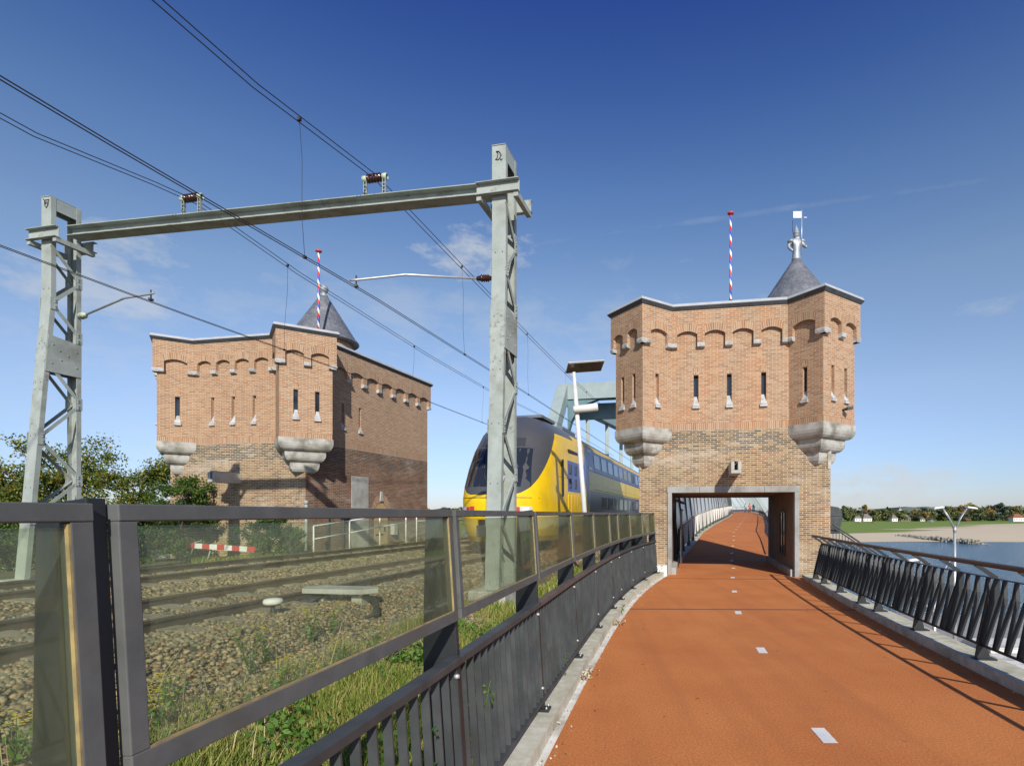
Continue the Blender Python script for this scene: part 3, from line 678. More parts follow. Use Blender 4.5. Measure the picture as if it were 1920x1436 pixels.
for i in range(len(RY) - 1):
    ya, yb = RY[i], RY[i + 1]; nb = max(4, int(round((yb - ya) / .115)))
    mbp = MB()
    for k in range(1, nb):
        y = ya + (yb - ya) * k / nb
        off = (.05 if k % 2 else -.05); wide = .055
        if nb > 10 and k == nb // 2: wide = .10; off = 0
        sl = float(fR.deriv()(y)); n = Vector((1, -sl, 0)).normalized()
        p = [rb(y - off * .8, .30, .16), rb(y + off * .3, .92, .32), rb(y + off, 1.13, .335)]
        mbp.bar(p[0], p[1], .009, wide, up=n); mbp.bar(p[1], p[2], .009, wide * .8, up=n)
    mbp.build('bar_panel', 'steel_black', rail)

# ================================================================== TOWERS
class Frame:
    def __init__(s, O, ang): s.O = Vector((O[0], O[1], 0)); s.d = Vector((math.cos(ang), -math.sin(ang), 0)); s.b = Vector((math.sin(ang), math.cos(ang), 0)); s.rot = Matrix.Rotation(-ang, 3, 'Z')
    def __call__(s, t, b, z=0.0): return s.O + s.d * t + s.b * b + Vector((0, 0, z))

def offset_poly(pts, dist):
    n = len(pts); out = []
    for i in range(n):
        p0, p1, p2 = Vector(pts[i - 1]), Vector(pts[i]), Vector(pts[(i + 1) % n])
        d1 = (p1 - p0).normalized(); d2 = (p2 - p1).normalized()
        n1 = Vector((d1.y, -d1.x)); n2 = Vector((d2.y, -d2.x))
        m = (n1 + n2); m /= max(1e-6, m.length_squared); out.append(tuple(p1 + m * 2 * dist))
    return out

def wall_holes(mb, Fm, p0, p1, z0, z1, holes, k=0):
    """front faces of a wall along p0->p1 (local plan, outward on the right) with rectangular holes (t0,t1,z0,z1,depth,backmat)"""
    p0 = Vector(p0); p1 = Vector(p1); L = (p1 - p0).length; dd = (p1 - p0) / L; nn = Vector((dd.y, -dd.x))
    def pt(t, z, dep=0.0):
        q_ = p0 + dd * t - nn * dep; return Fm(q_.x, q_.y, z)
    tx = sorted({0.0, L} | {h[0] for h in holes} | {h[1] for h in holes}); zx = sorted({z0, z1} | {h[2] for h in holes if z0 < h[2] < z1} | {h[3] for h in holes if z0 < h[3] < z1})
    for a, b in zip(tx[:-1], tx[1:]):
        for c, e in zip(zx[:-1], zx[1:]):
            mt_, mz = (a + b) / 2, (c + e) / 2
            if any(h[0] < mt_ < h[1] and h[2] < mz < h[3] for h in holes): continue
            mb.add([pt(a, c), pt(b, c), pt(b, e), pt(a, e)], [(0, 1, 2, 3)], k)
    for h in holes:
        a, b, c, e, dep, bk = h
        if bk is None: continue
        fr = [pt(a, c), pt(b, c), pt(b, e), pt(a, e)]; bkp = [pt(a, c, dep), pt(b, c, dep), pt(b, e, dep), pt(a, e, dep)]
        mb.add(fr + bkp, [(0, 4, 5, 1), (1, 5, 6, 2), (2, 6, 7, 3), (3, 7, 4, 0)], k)
        mb.add(bkp, [(0, 1, 2, 3)], bk)
    return pt

def sill_geo(mb, pt, tc, z):
    w = .115
    a = [pt(tc - w, z - .13, -.07), pt(tc + w, z - .13, -.07), pt(tc + w, z - .06, -.07), pt(tc - w, z - .06, -.07)]
    b = [pt(tc - w, z - .13, .02), pt(tc + w, z - .13, .02), pt(tc + w, z - .03, .02), pt(tc - w, z - .03, .02)]
    mb.add(a + b, [(0, 1, 2, 3), (0, 4, 5, 1), (3, 2, 6, 7), (1, 5, 6, 2), (0, 3, 7, 4)])
    c = [pt(tc - .10, z - .045, -.05), pt(tc + .10, z - .045, -.05), pt(tc + .070, z + .28, .14), pt(tc - .070, z + .28, .14), pt(tc - .10, z - .045, .14), pt(tc + .10, z - .045, .14)]
    mb.add(c, [(0, 1, 2, 3), (0, 3, 4), (1, 5, 2)])

ZB, ZBAND, ZC, ZTOP = 4.60, 4.83, 7.27, 8.40
def tower(Fm, name, label, base, tL, tR, cL, cR, back, skew, low_holes, faces, lowmats, LoL=.96, LoR=1.17):
    """plan in local (t,b): towers with two diagonal bartizans at the front corners"""
    root = thing(name, label, 'tower', base)
    tb = tR + skew
    A = (cL[0] - LoL, cL[1] + LoL); B = (cR[0] + LoR, cR[1] + LoR)
    IL = (cL[0] - cL[1], 0.0); IR = (cR[0] + cR[1], 0.0)
    sR = lambda b: tR + skew * b / back
    outl = [(tL, A[1] + (tL - A[0])), A, cL, IL, IR, cR, B]
    # where the right bartizan meets the side wall
    bb = B[1] + (B[0] - sR(2.0)); outl += [(sR(bb), bb), (tb, back), (tL, back)]
    n = len(outl)
    # lower body ------------------------------------------------------
    mb = MB()
    low = [(tL, 0.0), (tR, 0.0), (tb, back), (tL, back)]
    for i in range(4):
        hs = low_holes.get(i, [])
        mb.k = 0; wall_holes(mb, Fm, low[i], low[(i + 1) % 4], -1.5, ZB, hs, lowmats[i])
    lw = mb.build('lower_wall', ['brick_low', 'brick_old'], root, autouv=True)
    # upper storey ----------------------------------------------------
    mb = MB(); mg = MB(); sills = []
    heads = []
    for i in range(n):
        p0, p1 = outl[i], outl[(i + 1) % n]; L = (Vector(p1) - Vector(p0)).length
        spec = faces.get(i, {})
        hs = [(tc - .075, tc + .075, 5.42, 6.36, .22 if kd == 'glass' else .12, 0 if kd == 'blind' else 2) for tc, kd in spec.get('slits', [])]
        wall_holes(mb, Fm, p0, p1, ZB, ZBAND, [], 1)
        pt = wall_holes(mb, Fm, p0, p1, ZBAND, 8.35, hs, 0)
        for tc, kd in spec.get('slits', []):
            s_ = MB(); sill_geo(s_, pt, tc, 5.42); sills.append(s_)
            hd = MB(); heads.append(hd)
            for kk in range(3):
                z0, z1 = 6.37, 6.58; x0 = tc - .10 + kk * .0667
                hd.add([pt(x0, z0, -.004), pt(x0 + .0667, z0, -.004), pt(x0 + .0667, z1, -.004), pt(x0, z1, -.004)], [(0, 1, 2, 3)])
    up = mb.build('upper_wall', ['brick_up', 'rowlock', 'glass_dark'], root, autouv=True)
    for s_ in sills: s_.build('window_sill', 'sill', root)
    for hd in heads: hd.build('window_head', 'rowlock', root, autouv=True)
    # soffit + parapet with arches on corbels ---------------------------
    off = offset_poly(outl, .12)
    mb = MB(); mb.uv = {}; cb = []
    arcs = []
    for i in range(n):
        q0, q1 = Vector(off[i]), Vector(off[(i + 1) % n]); w0, w1 = Vector(outl[i]), Vector(outl[(i + 1) % n])
        L = (q1 - q0).length; dd = (q1 - q0) / L; nn = Vector((dd.y, -dd.x))
        spec = faces.get(i, {}); na = spec.get('arches', max(1, int(round(L / .86))))
        e0, e1 = spec.get('ends', (.22, .22)); pier = .23
        aw = (L - e0 - e1 - pier * (na - 1)) / na
        def pt(t, z, dep=0.0):
            q_ = q0 + dd * t - nn * dep; return Fm(q_.x, q_.y, z)
        samples = [(0.0, ZC + .08), (e0, ZC + .08)]
        stones = [(-.005, e0)]
        x = e0
        for a in range(na):
            rise = .10; ar = MB(); ar.uv = {}; arcs.append(ar)
            for j in range(9):
                f = j / 8; samples.append((x + aw * f, 7.64 + rise * 4 * f * (1 - f)))
            # soldier-brick arch
            for j in range(8):
                f0, f1 = j / 8, (j + 1) / 8
                za, zb_ = 7.64 + rise * 4 * f0 * (1 - f0), 7.64 + rise * 4 * f1 * (1 - f1)
                sp0 = (f0 - .5) * .09; sp1 = (f1 - .5) * .09
                ar.uv[len(ar.f)] = [(x + aw * f0 + 50, 0.003), (x + aw * f1 + 50, 0.003), (x + aw * f1 + 50, .227), (x + aw * f0 + 50, .227)]
                ar.add([pt(x + aw * f0, za, -.004), pt(x + aw * f1, zb_, -.004), pt(x + aw * f1 + sp1, zb_ + .225, -.004), pt(x + aw * f0 + sp0, za + .225, -.004)], [(0, 1, 2, 3)])
            nx_ = x + aw
            if a < na - 1:
                samples += [(nx_, ZC + .08), (nx_ + pier, ZC + .08)]; stones.append((nx_, nx_ + pier)); x = nx_ + pier
            else:
                samples += [(nx_, ZC + .08), (L, ZC + .08)]; stones.append((nx_, L + .005))
        for (ta, za), (tb_, zb_) in zip(samples[:-1], samples[1:]):
            if tb_ - ta > 1e-6:
                mb.add([pt(ta, za), pt(tb_, zb_), pt(tb_, ZTOP), pt(ta, ZTOP)], [(0, 1, 2, 3)])
                mb.add([pt(ta, za), pt(ta, za, .18), pt(tb_, zb_, .18), pt(tb_, zb_)], [(0, 1, 2, 3)])
            else:
                v_ = [pt(ta, za), pt(ta, zb_), pt(ta, zb_, .18), pt(ta, za, .18)]
                mb.add(v_, [(0, 1, 2, 3)] if zb_ < za else [(3, 2, 1, 0)])
        for a, b in stones:
            s_ = MB(); pr_ = [(.16, ZC + .08), (-.012, ZC + .08), (-.03, ZC + .05), (-.012, ZC - .03), (.03, ZC - .055), (.18, ZC - .055)]
            v_ = [pt(a, z, dp) for dp, z in pr_] + [pt(b, z, dp) for dp, z in pr_]; k = len(pr_)
            s_.add(v_, [tuple(range(k)), tuple(reversed(range(k, 2 * k)))] + [((j + 1) % k, j, j + k, (j + 1) % k + k) for j in range(k)])
            cb.append(s_)
    mb.uv = None
    par = mb.build('parapet', 'brick_up', root, autouv=True)
    for ar in arcs: ar.build('brick_arch', 'rowlock', par, autouv=True)
    allst = cb
    for s_ in allst: s_.build('bracket_stone', 'sill', par)
    # coping ----------------------------------------------------------
    rings = [(.11, ZTOP - .01), (.15, ZTOP + .005), (.21, ZTOP + .095), (.21, ZTOP + .11), (.17, ZTOP + .20), (-.10, ZTOP + .205), (-.14, ZTOP - .1)]
    mb = MB(); vs = []
    for o_, z in rings: vs += [Fm(x, y, z) for x, y in offset_poly(outl, o_)]
    for r_ in range(len(rings) - 1):
        for j in range(n):
            mb.add([vs[r_ * n + j], vs[r_ * n + (j + 1) % n], vs[(r_ + 1) * n + (j + 1) % n], vs[(r_ + 1) * n + j]], [(0, 1, 2, 3)], 1 if r_ <= 2 else 0)  # lower rings coloured dark for the undercut's shade, upper rings lighter as lit
    mb.build('coping', ['coping', 'coping_dark'], root)
    mb = MB(); mb.prism([tuple(Fm(x, y)[:2]) for x, y in offset_poly(outl, -.05)], 8.0, 8.2); mb.build('roof', 'coping_dark', root)
    # stone corbels under the bartizans -------------------------------
    for c_, Lout in ((cL, LoL), (cR, LoR)):
        ctr = (c_[0], c_[1] + Lout)
        cor = None
        tiers = [(Lout + .04, 4.66, 4.22), (Lout - .27, 4.23, 3.83), (Lout - .54, 3.84, 3.42)]
        for ti, (r_, z1, z0) in enumerate(tiers):
            h = z1 - z0
            pf = [(0, z1), (0, z1 - h * .45), (.03, z1 - h * .65), (.09, z1 - h * .84), (.18, z1 - h * .97), (.26, z0)]
            if ti == 2: pf = [(0, z1), (0, z1 - h * .4), (.04, z1 - h * .65), (.12, z1 - h * .85), (.24, z1 - h * .97), (.34, z0)]
            mb = MB(); vs = []
            for o_, z in pf:
                rr = r_ - o_; vs += [Fm(ctr[0] + a * rr, ctr[1] + b * rr, z) for a, b in ((-1, 0), (0, -1), (1, 0), (0, 1))]
            for k in range(len(pf) - 1):
                for j in range(4): mb.add([vs[k * 4 + j], vs[(k + 1) * 4 + j], vs[(k + 1) * 4 + (j + 1) % 4], vs[k * 4 + (j + 1) % 4]], [(0, 1, 2, 3)])
            mb.add(vs[:4], [(0, 1, 2, 3)]); mb.add(vs[-4:], [(3, 2, 1, 0)])
            if cor is None: cor = mb.build('corbel', 'stone', root, bevel=.02)
            else: mb.build('corbel_tier', 'stone', cor, bevel=.02)
    return root, outl

def weep_box(Fm, root, t, z, w=.30, h=.36, dep=.42):
    """concrete spout projecting from the wall with an arched mouth"""
    mb = MB()
    mb.box(Fm(t, -dep / 2, z - h / 2 + .05), (w, dep, .10), Fm.rot)
    for sx in (-1, 1): mb.box(Fm(t + sx * (w / 2 - .05), -dep / 2, z + .05), (.10, dep, h - .10), Fm.rot)
    mb.box(Fm(t, -dep / 2, z + h / 2 + .022), (w - .202, dep, .05), Fm.rot)
    s = mb.build('spout', 'concrete', root, bevel=.012)
    mb = MB(); mb.box(Fm(t, -.05, z + .05), (w - .21, .06, h - .12), Fm.rot); mb.build('spout_mouth', 'black', s)
    mb = MB()
    for k in range(7):
        x0 = t - .19 + k * .054; f = (k - 3) * .010
        mb.add([Fm(x0 + f * .2, -.004, z + h / 2 + .05), Fm(x0 + .042 + f * .2, -.004, z + h / 2 + .05), Fm(x0 + .045 + f * 1.6, -.004, z + h / 2 + .36), Fm(x0 + f * 1.6, -.004, z + h / 2 + .36)], [(0, 1, 2, 3)])
    mb.build('brick_fan', 'brick_low', root, autouv=True)

# ---- right tower over the path
FR_ = Frame((2.62, 18.0), R(10.5)); W0 = 0.94; BK = 5.9
rt, outR = tower(FR_, 'gate_tower', 'brick bridge tower with the cycle path running through its gateway', FR_(2, 3, 0), -.94, 4.909, (-.75, -.83), (4.52, -.82), BK, 0.0,
    {0: [(W0 + 0.0, W0 + 3.98, -1.5, 2.82, 0, None)], 2: [(4.909 - 3.98, 4.909, -1.5, 2.82, 0, None)]},
    {1: dict(arches=2, slits=[(.36, 'dark'), (.93, 'dark')], ends=(.14, .24)), 2: dict(arches=1, slits=[(.60, 'blind')], ends=(.36, .20)),
     3: dict(arches=4, slits=[(.80, 'glass'), (1.83, 'glass'), (2.87, 'glass')], ends=(.16, .16)),
     4: dict(arches=1, slits=[(.56, 'dark')], ends=(.16, .30)), 5: dict(arches=2, slits=[(.49, 'blind'), (1.17, 'blind')], ends=(.30, .22))},
    [0, 0, 0, 0])
weep_box(FR_, rt, 2.03, 3.32, dep=1.15)
# gateway: concrete frame, inside walls, ceiling
mb = MB()
mb.box(FR_(1.99, .10, 2.72), (4.04, .30, .20), FR_.rot)
for t in (.05, 3.93): mb.box(FR_(t, .10, 1.06), (.135, .302, 3.12), FR_.rot)
mb.build('gateway_frame', 'gate_concrete', rt, bevel=.008); mb = MB()
mb.box(FR_(1.99, BK - .1, 2.72), (4.04, .30, .20), FR_.rot)
for t in (.05, 3.93): mb.box(FR_(t, BK - .1, 1.06), (.135, .302, 3.12), FR_.rot)
mb.build('gateway_frame', 'gate_concrete', rt, bevel=.008)
mb = MB()
for j in (1, 2, 3):   # joints in the lintel
    mb.box(FR_(.99 * j, -.052, 2.72), (.012, .004, .20), FR_.rot)
mb.build('lintel_joint', 'coping_dark', rt)
mb = MB()
mb.box(FR_(-.02, BK / 2, .7), (.2, BK - .6, 3.9), FR_.rot); mb.box(FR_(4.0, BK / 2, .7), (.2, BK - .6, 3.9), FR_.rot)
mb.box(FR_(1.99, BK / 2, 2.80), (4.1, BK - .6, .3), FR_.rot)
mb.build('passage_lining', mat('passage render', (0.24, 0.20, 0.15), (0.17, 0.15, 0.12), 2, .9), rt)
mb = MB()
mb.box(FR_(.16, BK / 2, .05), (.18, BK, .34), FR_.rot); mb.box(FR_(3.84, BK / 2, .05), (.16, BK - .2, .34), FR_.rot)
mb.build('passage_plinth', 'concrete', rt, bevel=.01)
# plinth stone at the left jamb, brown handrail pipe and slatted screen inside
mb = MB(); mb.box(FR_(-.24, -.10, .08), (.42, .5, .46), FR_.rot); mb.build('plinth_stone', 'gutter', rt, bevel=.015)
mb = MB()
for k in range(22): mb.box(FR_(.36, 2.0 + k * .175, 1.15), (.03, .13, 1.9), FR_.rot)
for z in (.25, 2.1): mb.box(FR_(.39, 3.9, z), (.035, 3.9, .06), FR_.rot)
mb.build('passage_screen', 'steel_dark', rt)
mb = MB(); mb.tube([FR_(.24, .9, 2.40), FR_(.44, 3.6, 2.36)], .05, 10); mb.build('pipe', 'rust', rt)
wf = MB()
wf.box(FR_(3.88, 2.4, 2.02), (.05, 1.1, .06), FR_.rot); wf.box(FR_(3.88, 2.4, .55), (.05, 1.1, .06), FR_.rot)
for b in (1.86, 2.4, 2.94): wf.box(FR_(3.88, b, 1.28), (.052, .05, 1.5), FR_.rot)
wfo = wf.build('window', 'steel_dark', rt); mb = MB(); mb.box(FR_(3.889, 2.4, 1.28), (.01, 1.05, 1.42), FR_.rot)
mir = mat('passage glazing', (0.3, 0.3, 0.3), None, rough=0.03, metal=1.0); mb.build('pane', mir, wfo)
mb = MB(); mb.tube([FR_(5.22, -.10, 5.08), FR_(5.38, -.26, 5.10)], .035, 10); mb.box(FR_(5.39, -.27, 5.11), (.16, .16, .08), FR_.rot); mb.build('wall_lamp', 'steel_dark', rt)
mb = MB(); mb.box(FR_(4.88, .03, 3.62), (.10, .10, .62), FR_.rot); mb.build('corner_stone', 'stone', rt, bevel=.01)


def cone_turret(root, x, y, z0, z1, r, base_r, fin=None):
    mb = MB(); mb.lathe((x, y, 0), [(base_r, 7.9), (base_r, z0 + .02)], 32, smooth=True); mb.build('stair_turret', 'brick_up', root, autouv=True)
    mb = MB(); n = 16; pr_ = [(r - .02, z0 - .07), (r + .03, z0 - .03), (r + .02, z0 + .02)]
    for k in range(1, n): pr_ += [(r + (.16 - r) * (k / n) + .004, z0 + (z1 - z0) * k / n - .004), (r + (.16 - r) * (k / n) - .012, z0 + (z1 - z0) * k / n)]
    pr_ += [(.16, z1)]
    mb.lathe((x, y, 0), pr_, 40, smooth=False); co = mb.build('cone_roof', 'slate', root)
    return co
c_r = P(1493, 490, 19.3); cone_turret(rt, c_r.x, c_r.y, 8.95, c_r.z, 1.30, 1.1)

# ---- left tower
FL_ = Frame((-14.99, 21.45), R(11.4))
lt, outL = tower(FL_, 'guard_tower', 'brick bridge tower left of the rails with a ball finial on its cone roof', FL_(2, 3, 0), -1.15, 4.79, (-.83, -.83), (4.50, -.97), 8.2, 0.6,
    {1: [(2.5, 3.54, -1.5, 3.5, .02, None), (3.95, 4.92, -1.5, 2.0, .02, None)]},
    {1: dict(arches=2, slits=[(.40, 'dark'), (.98, 'dark')], ends=(.16, .30)), 2: dict(arches=1, slits=[(.62, 'dark')], ends=(.34, .20)),
     3: dict(arches=4, slits=[(.78, 'blind'), (1.70, 'blind'), (2.62, 'blind')], ends=(.16, .16)),
     4: dict(arches=1, slits=[], ends=(.18, .36)), 5: dict(arches=2, slits=[(.52, 'dark'), (1.22, 'dark')], ends=(.30, .26)),
     7: dict(arches=7, slits=[(.95, 'blind'), (2.0, 'blind')], ends=(.22, .20))},
    [0, 1, 0, 0], 1.0, 1.22)
def side(b, z=0.0, out=0.0):
    """point on the left tower's wall facing the rails"""
    dv = Vector((.6, 8.2)).normalized(); return FL_(4.79 + .6 * b / 8.2 + out * dv.y, b - out * dv.x, z)
sdir = (side(5) - side(1)).normalized(); srot = Matrix((sdir, Vector((-sdir.y, sdir.x, 0)), Vector((0, 0, 1)))).transposed()
mb = MB(); mb.box(side(3.02, 1.0, -.05), (1.06, .14, 5.0), srot); mb.build('concrete_infill', 'concrete', lt)
# pointed doorway
def gothic(w, zs, zt, n=10):
    pts = []
    for k in range(n + 1):
        f = k / n; pts.append((-w / 2 * math.cos(f * math.pi / 2) ** .75 if k < n else 0, zs + (zt - zs) * math.sin(f * math.pi / 2) ** 1.1))
    return pts + [(-x, z) for x, z in reversed(pts[:-1])]
def side_prism(mb, poly, o0, o1, bc):
    a = [side(bc + x, z, o1) for x, z in poly]; b = [side(bc + x, z, o0) for x, z in poly]; k = len(poly)
    mb.add(a + b, [tuple(reversed(range(k))), tuple(range(k, 2 * k))] + [(j, (j + 1) % k, (j + 1) % k + k, j + k) for j in range(k)])
pd_ = [(-.47, .3)] + gothic(.94, 1.75, 2.42) + [(.47, .3)]
mb = MB(); side_prism(mb, pd_, -.08, .004, 4.43); dr = mb.build('door', 'wood', lt)
mb = MB()
for z in (1.0, 2.0): side_prism(mb, [(-.35, z), (-.35, z + .06), (.15, z + .06), (.15, z)], .004, .018, 4.43)
side_prism(mb, [(.22, 1.15), (.22, 1.4), (.28, 1.4), (.28, 1.15)], .004, .03, 4.43); mb.build('hinge', 'black', dr)
inn = gothic(.98, 1.75, 2.45); outg = gothic(1.42, 1.75, 2.80); mb = MB(); k = len(inn); mb.uv = {}
for j in range(k - 1):
    a, b, c, d = inn[j], inn[j + 1], outg[j + 1], outg[j]
    mb.uv[len(mb.f)] = [(j * .1 + .05, 0.01), (j * .1 + .15, 0.01), (j * .1 + .15, .22), (j * .1 + .05, .22)]
    mb.add([side(4.43 + p[0], p[1], .02) for p in (a, b, c, d)], [(0, 1, 2, 3)])
    mb.add([side(4.43 + a[0], a[1], .02), side(4.43 + b[0], b[1], .02), side(4.43 + b[0], b[1], -.05), side(4.43 + a[0], a[1], -.05)], [(3, 2, 1, 0)])
mb.build('door_arch', 'rowlock', lt, autouv=True)
mb = MB(); side_prism(mb, [(-.13, 2.50), (-.07, 2.93), (.07, 2.93), (.13, 2.50)], 0, .06, 4.43); mb.build('keystone', 'stone', lt, bevel=.01)
mb = MB()
for b in (1.1, 1.95):  # drain pipes by the side door
    mb.tube([side(b, .4, .05), side(b, 1.9, .05), side(b + .05, 2.02, .02)], .04, 8)
mb.build('downpipe', 'coping_dark', lt)
mb = MB(); mb.box(side(5.25, 1.25, .10), (.28, .2, .5), srot); mb.build('switch_box', 'concrete', lt, bevel=.01)
# long projecting concrete spout on the front face
weep_box(FL_, lt, 1.92, 3.26, dep=1.2)
c_l = P(607, 556, 23.0); cone_turret(lt, c_l.x, c_l.y, 9.0, c_l.z, 1.33, 1.1)
mb = MB(); mb.lathe(c_l - Vector((0, 0, .32)), [(.22, 0), (.17, .22), (.12, .32), (.16, .36), (.10, .40), (.10, .44), (.145, .50), (.18, .58), (.18, .66), (.13, .76), (.05, .81), (.001, .82)], 20); mb.build('ball_finial', 'lead', lt)
mb = MB(); v0 = P(628, 622, 22.4); mb.box(v0, (.10, .12, .34)); mb.build('roof_vent', 'coping_dark', lt)

# flagpoles
for nm, px, pyt, Y, z0, lab in (('flagpole', 1370, 397, 20.0, 8.2, 'striped flagpole on the roof of the tower over the path'), ('flagpole', 597.5, 468, 21.2, 8.2, 'striped flagpole on the roof of the tower left of the rails')):
    pt_ = P(px, pyt, Y); H = pt_.z - z0
    f_ = thing(nm, lab, 'flagpole', (pt_.x, pt_.y, z0), group='spiral striped flagpoles')
    mb = MB(); mb.tube([(0, 0, 0), (0, 0, H - .12)], [.052, .036], 12); mb.build('pole', 'pole', f_, local=True)
    mb = MB(); mb.lathe((0, 0, H - .12), [(.04, 0), (.11, .03), (.12, .07), (.07, .11), (.001, .13)], 14); mb.build('pole_cap', 'red', f_, local=True)
    if px > 1000:
        mb = MB()
        for q_ in ((-1.6, .6, .1), (-1.1, -.9, .1), (1.6, .5, .1), (.9, -.9, .1)): mb.tube([(0, 0, 1.35), q_], .006, 4)
        mb.lathe((0, 0, 1.30), [(.055, 0), (.07, .03), (.055, .08)], 10); mb.build('guy_wire', 'wire', f_, local=True)

# ---- knight statue on the right cone
kn = thing('knight_statue', 'grey metal knight statue with a spiked helmet holding a banner pole, on the slate cone', 'statue', (c_r.x, c_r.y, c_r.z - .02))
def skin_obj(name, verts, edges, radii, m, parent, sub=2, root=0, local=True):
    me = bpy.data.meshes.new(name); o0 = Vector((0, 0, 0)) if local else parent.location
    me.from_pydata([Vector(v) - o0 for v in verts], edges, []); ob = bpy.data.objects.new(name, me); C.objects.link(ob); ob.parent = parent
    md = ob.modifiers.new('skin', 'SKIN'); md.use_smooth_shade = True
    sv = me.skin_vertices[0].data
    for i, r_ in enumerate(radii): sv[i].radius = (r_, r_) if not isinstance(r_, tuple) else r_; sv[i].use_root = (i == root)
    s2 = ob.modifiers.new('sub', 'SUBSURF'); s2.levels = sub; s2.render_levels = sub
    me.materials.append(M[m]); return ob
skin_obj('body', [(0, 0, 0), (0, 0, .12), (0, 0, .30), (0, 0, .50), (0, 0, .68), (0, 0, .77), (0, 0, .86),
    (-.15, 0, .70), (-.25, .02, .58), (-.27, .0, .50), (-.14, -.08, .33),
    (.15, 0, .70), (.24, -.03, .56), (.27, -.10, .48), (.30, -.18, .42)],
    [(0, 1), (1, 2), (2, 3), (3, 4), (4, 5), (5, 6), (4, 7), (7, 8), (8, 9), (9, 10), (4, 11), (11, 12), (12, 13), (13, 14)],
    [.19, .16, .125, .15, .15, .065, .085, .095, .06, .055, .045, .095, .065, .055, .05], 'lead', kn)
mb = MB(); mb.lathe((0, 0, .80), [(.04, 0), (.085, .04), (.10, .09), (.105, .16), (.115, .17), (.115, .19), (.085, .22), (.075, .30), (.045, .36), (.012, .45), (.001, .46)], 16); mb.build('helmet', 'lead', kn, local=True)
mb = MB(); mb.lathe((-.19, 0, .70), [(.001, -.07), (.09, -.05), (.12, 0), (.09, .05), (.001, .07)], 12); mb.lathe((.19, 0, .70), [(.001, -.07), (.09, -.05), (.12, 0), (.09, .05), (.001, .07)], 12); mb.build('shoulder_plate', 'lead', kn, local=True)
mb = MB(); mb.tube([(.14, -.12, .2), (.14, -.12, 1.72)], .018, 8); bp_ = mb.build('banner_pole', 'galv', kn, local=True)
mb = MB(); mb.box((-.01, -.12, 1.56), (.27, .012, .22)); mb.box((.26, -.12, 1.46), (.10, .03, .02)); mb.build('banner', 'white', kn, local=True)
mb = MB(); mb.tube([(-.13, 0, 1.05), (-.13, 0, 1.42)], .007, 6); mb.tube([(-.13, 0, 1.05), (-.09, 0, .95)], .007, 6); mb.build('lightning_rod', 'black', kn, local=True)

# ================================================================== RAILWAY
def rail_prof(mb, d0, s0, s1):
    pr_ = [(-.07, -.165), (-.07, -.15), (-.012, -.13), (-.010, -.045), (-.036, -.03), (-.036, -.003), (-.03, 0), (.03, 0), (.036, -.003), (.036, -.03), (.010, -.045), (.012, -.13), (.07, -.15), (.07, -.165)]
    k = len(pr_); a = [T(s0, d0 + x, RAIL + z) for x, z in pr_]; b = [T(s1, d0 + x, RAIL + z) for x, z in pr_]
    mb.add(a + b, [(j, (j + 1) % k, (j + 1) % k + k, j + k) for j in range(k)] + [tuple(reversed(range(k))), tuple(range(k, 2 * k))])
    for f in range(len(mb.f)): pass
    for j, fi in enumerate(range(len(mb.f) - k - 2, len(mb.f) - 2)): mb.mi[fi] = 1 if j in (5, 6, 7) else 0
slp = None
for tn, dc, lab in (('railway_track', -6.6, 'nearer railway track beside the glass fence, rusty rails on sandy concrete sleepers'), ('railway_track', -10.75, 'farther railway track next to the tower left of the rails')):
    tr = thing(tn, lab, 'railway track', T(2, dc, .66), group='pair of railway tracks')
    for sd_ in (-.7535, .7535):
        mb = MB(); rail_prof(mb, dc + sd_, -14, 200); mb.build('rail', ['rust', 'railtop'], tr)
    for k in range(72):
        s_ = -4.0 + .6 * k; mb = MB(); jig = random.uniform(-.015, .015)
        prf = [(-1.26, .52), (-1.26, .68), (-1.05, .70), (-.62, .70), (-.5, .68), (.5, .68), (.62, .70), (1.05, .70), (1.26, .68), (1.26, .52)]
        kk = len(prf); a = [T(s_ - .13 + jig, dc + x, z + .005) for x, z in prf]; b = [T(s_ + .13 + jig, dc + x, z + .005) for x, z in prf]
        mb.add(a + b, [(j, (j + 1) % kk, (j + 1) % kk + kk, j + kk) for j in range(kk)] + [tuple(reversed(range(kk))), tuple(range(kk, 2 * kk))])
        o = mb.build('sleeper', 'sleeper', tr)

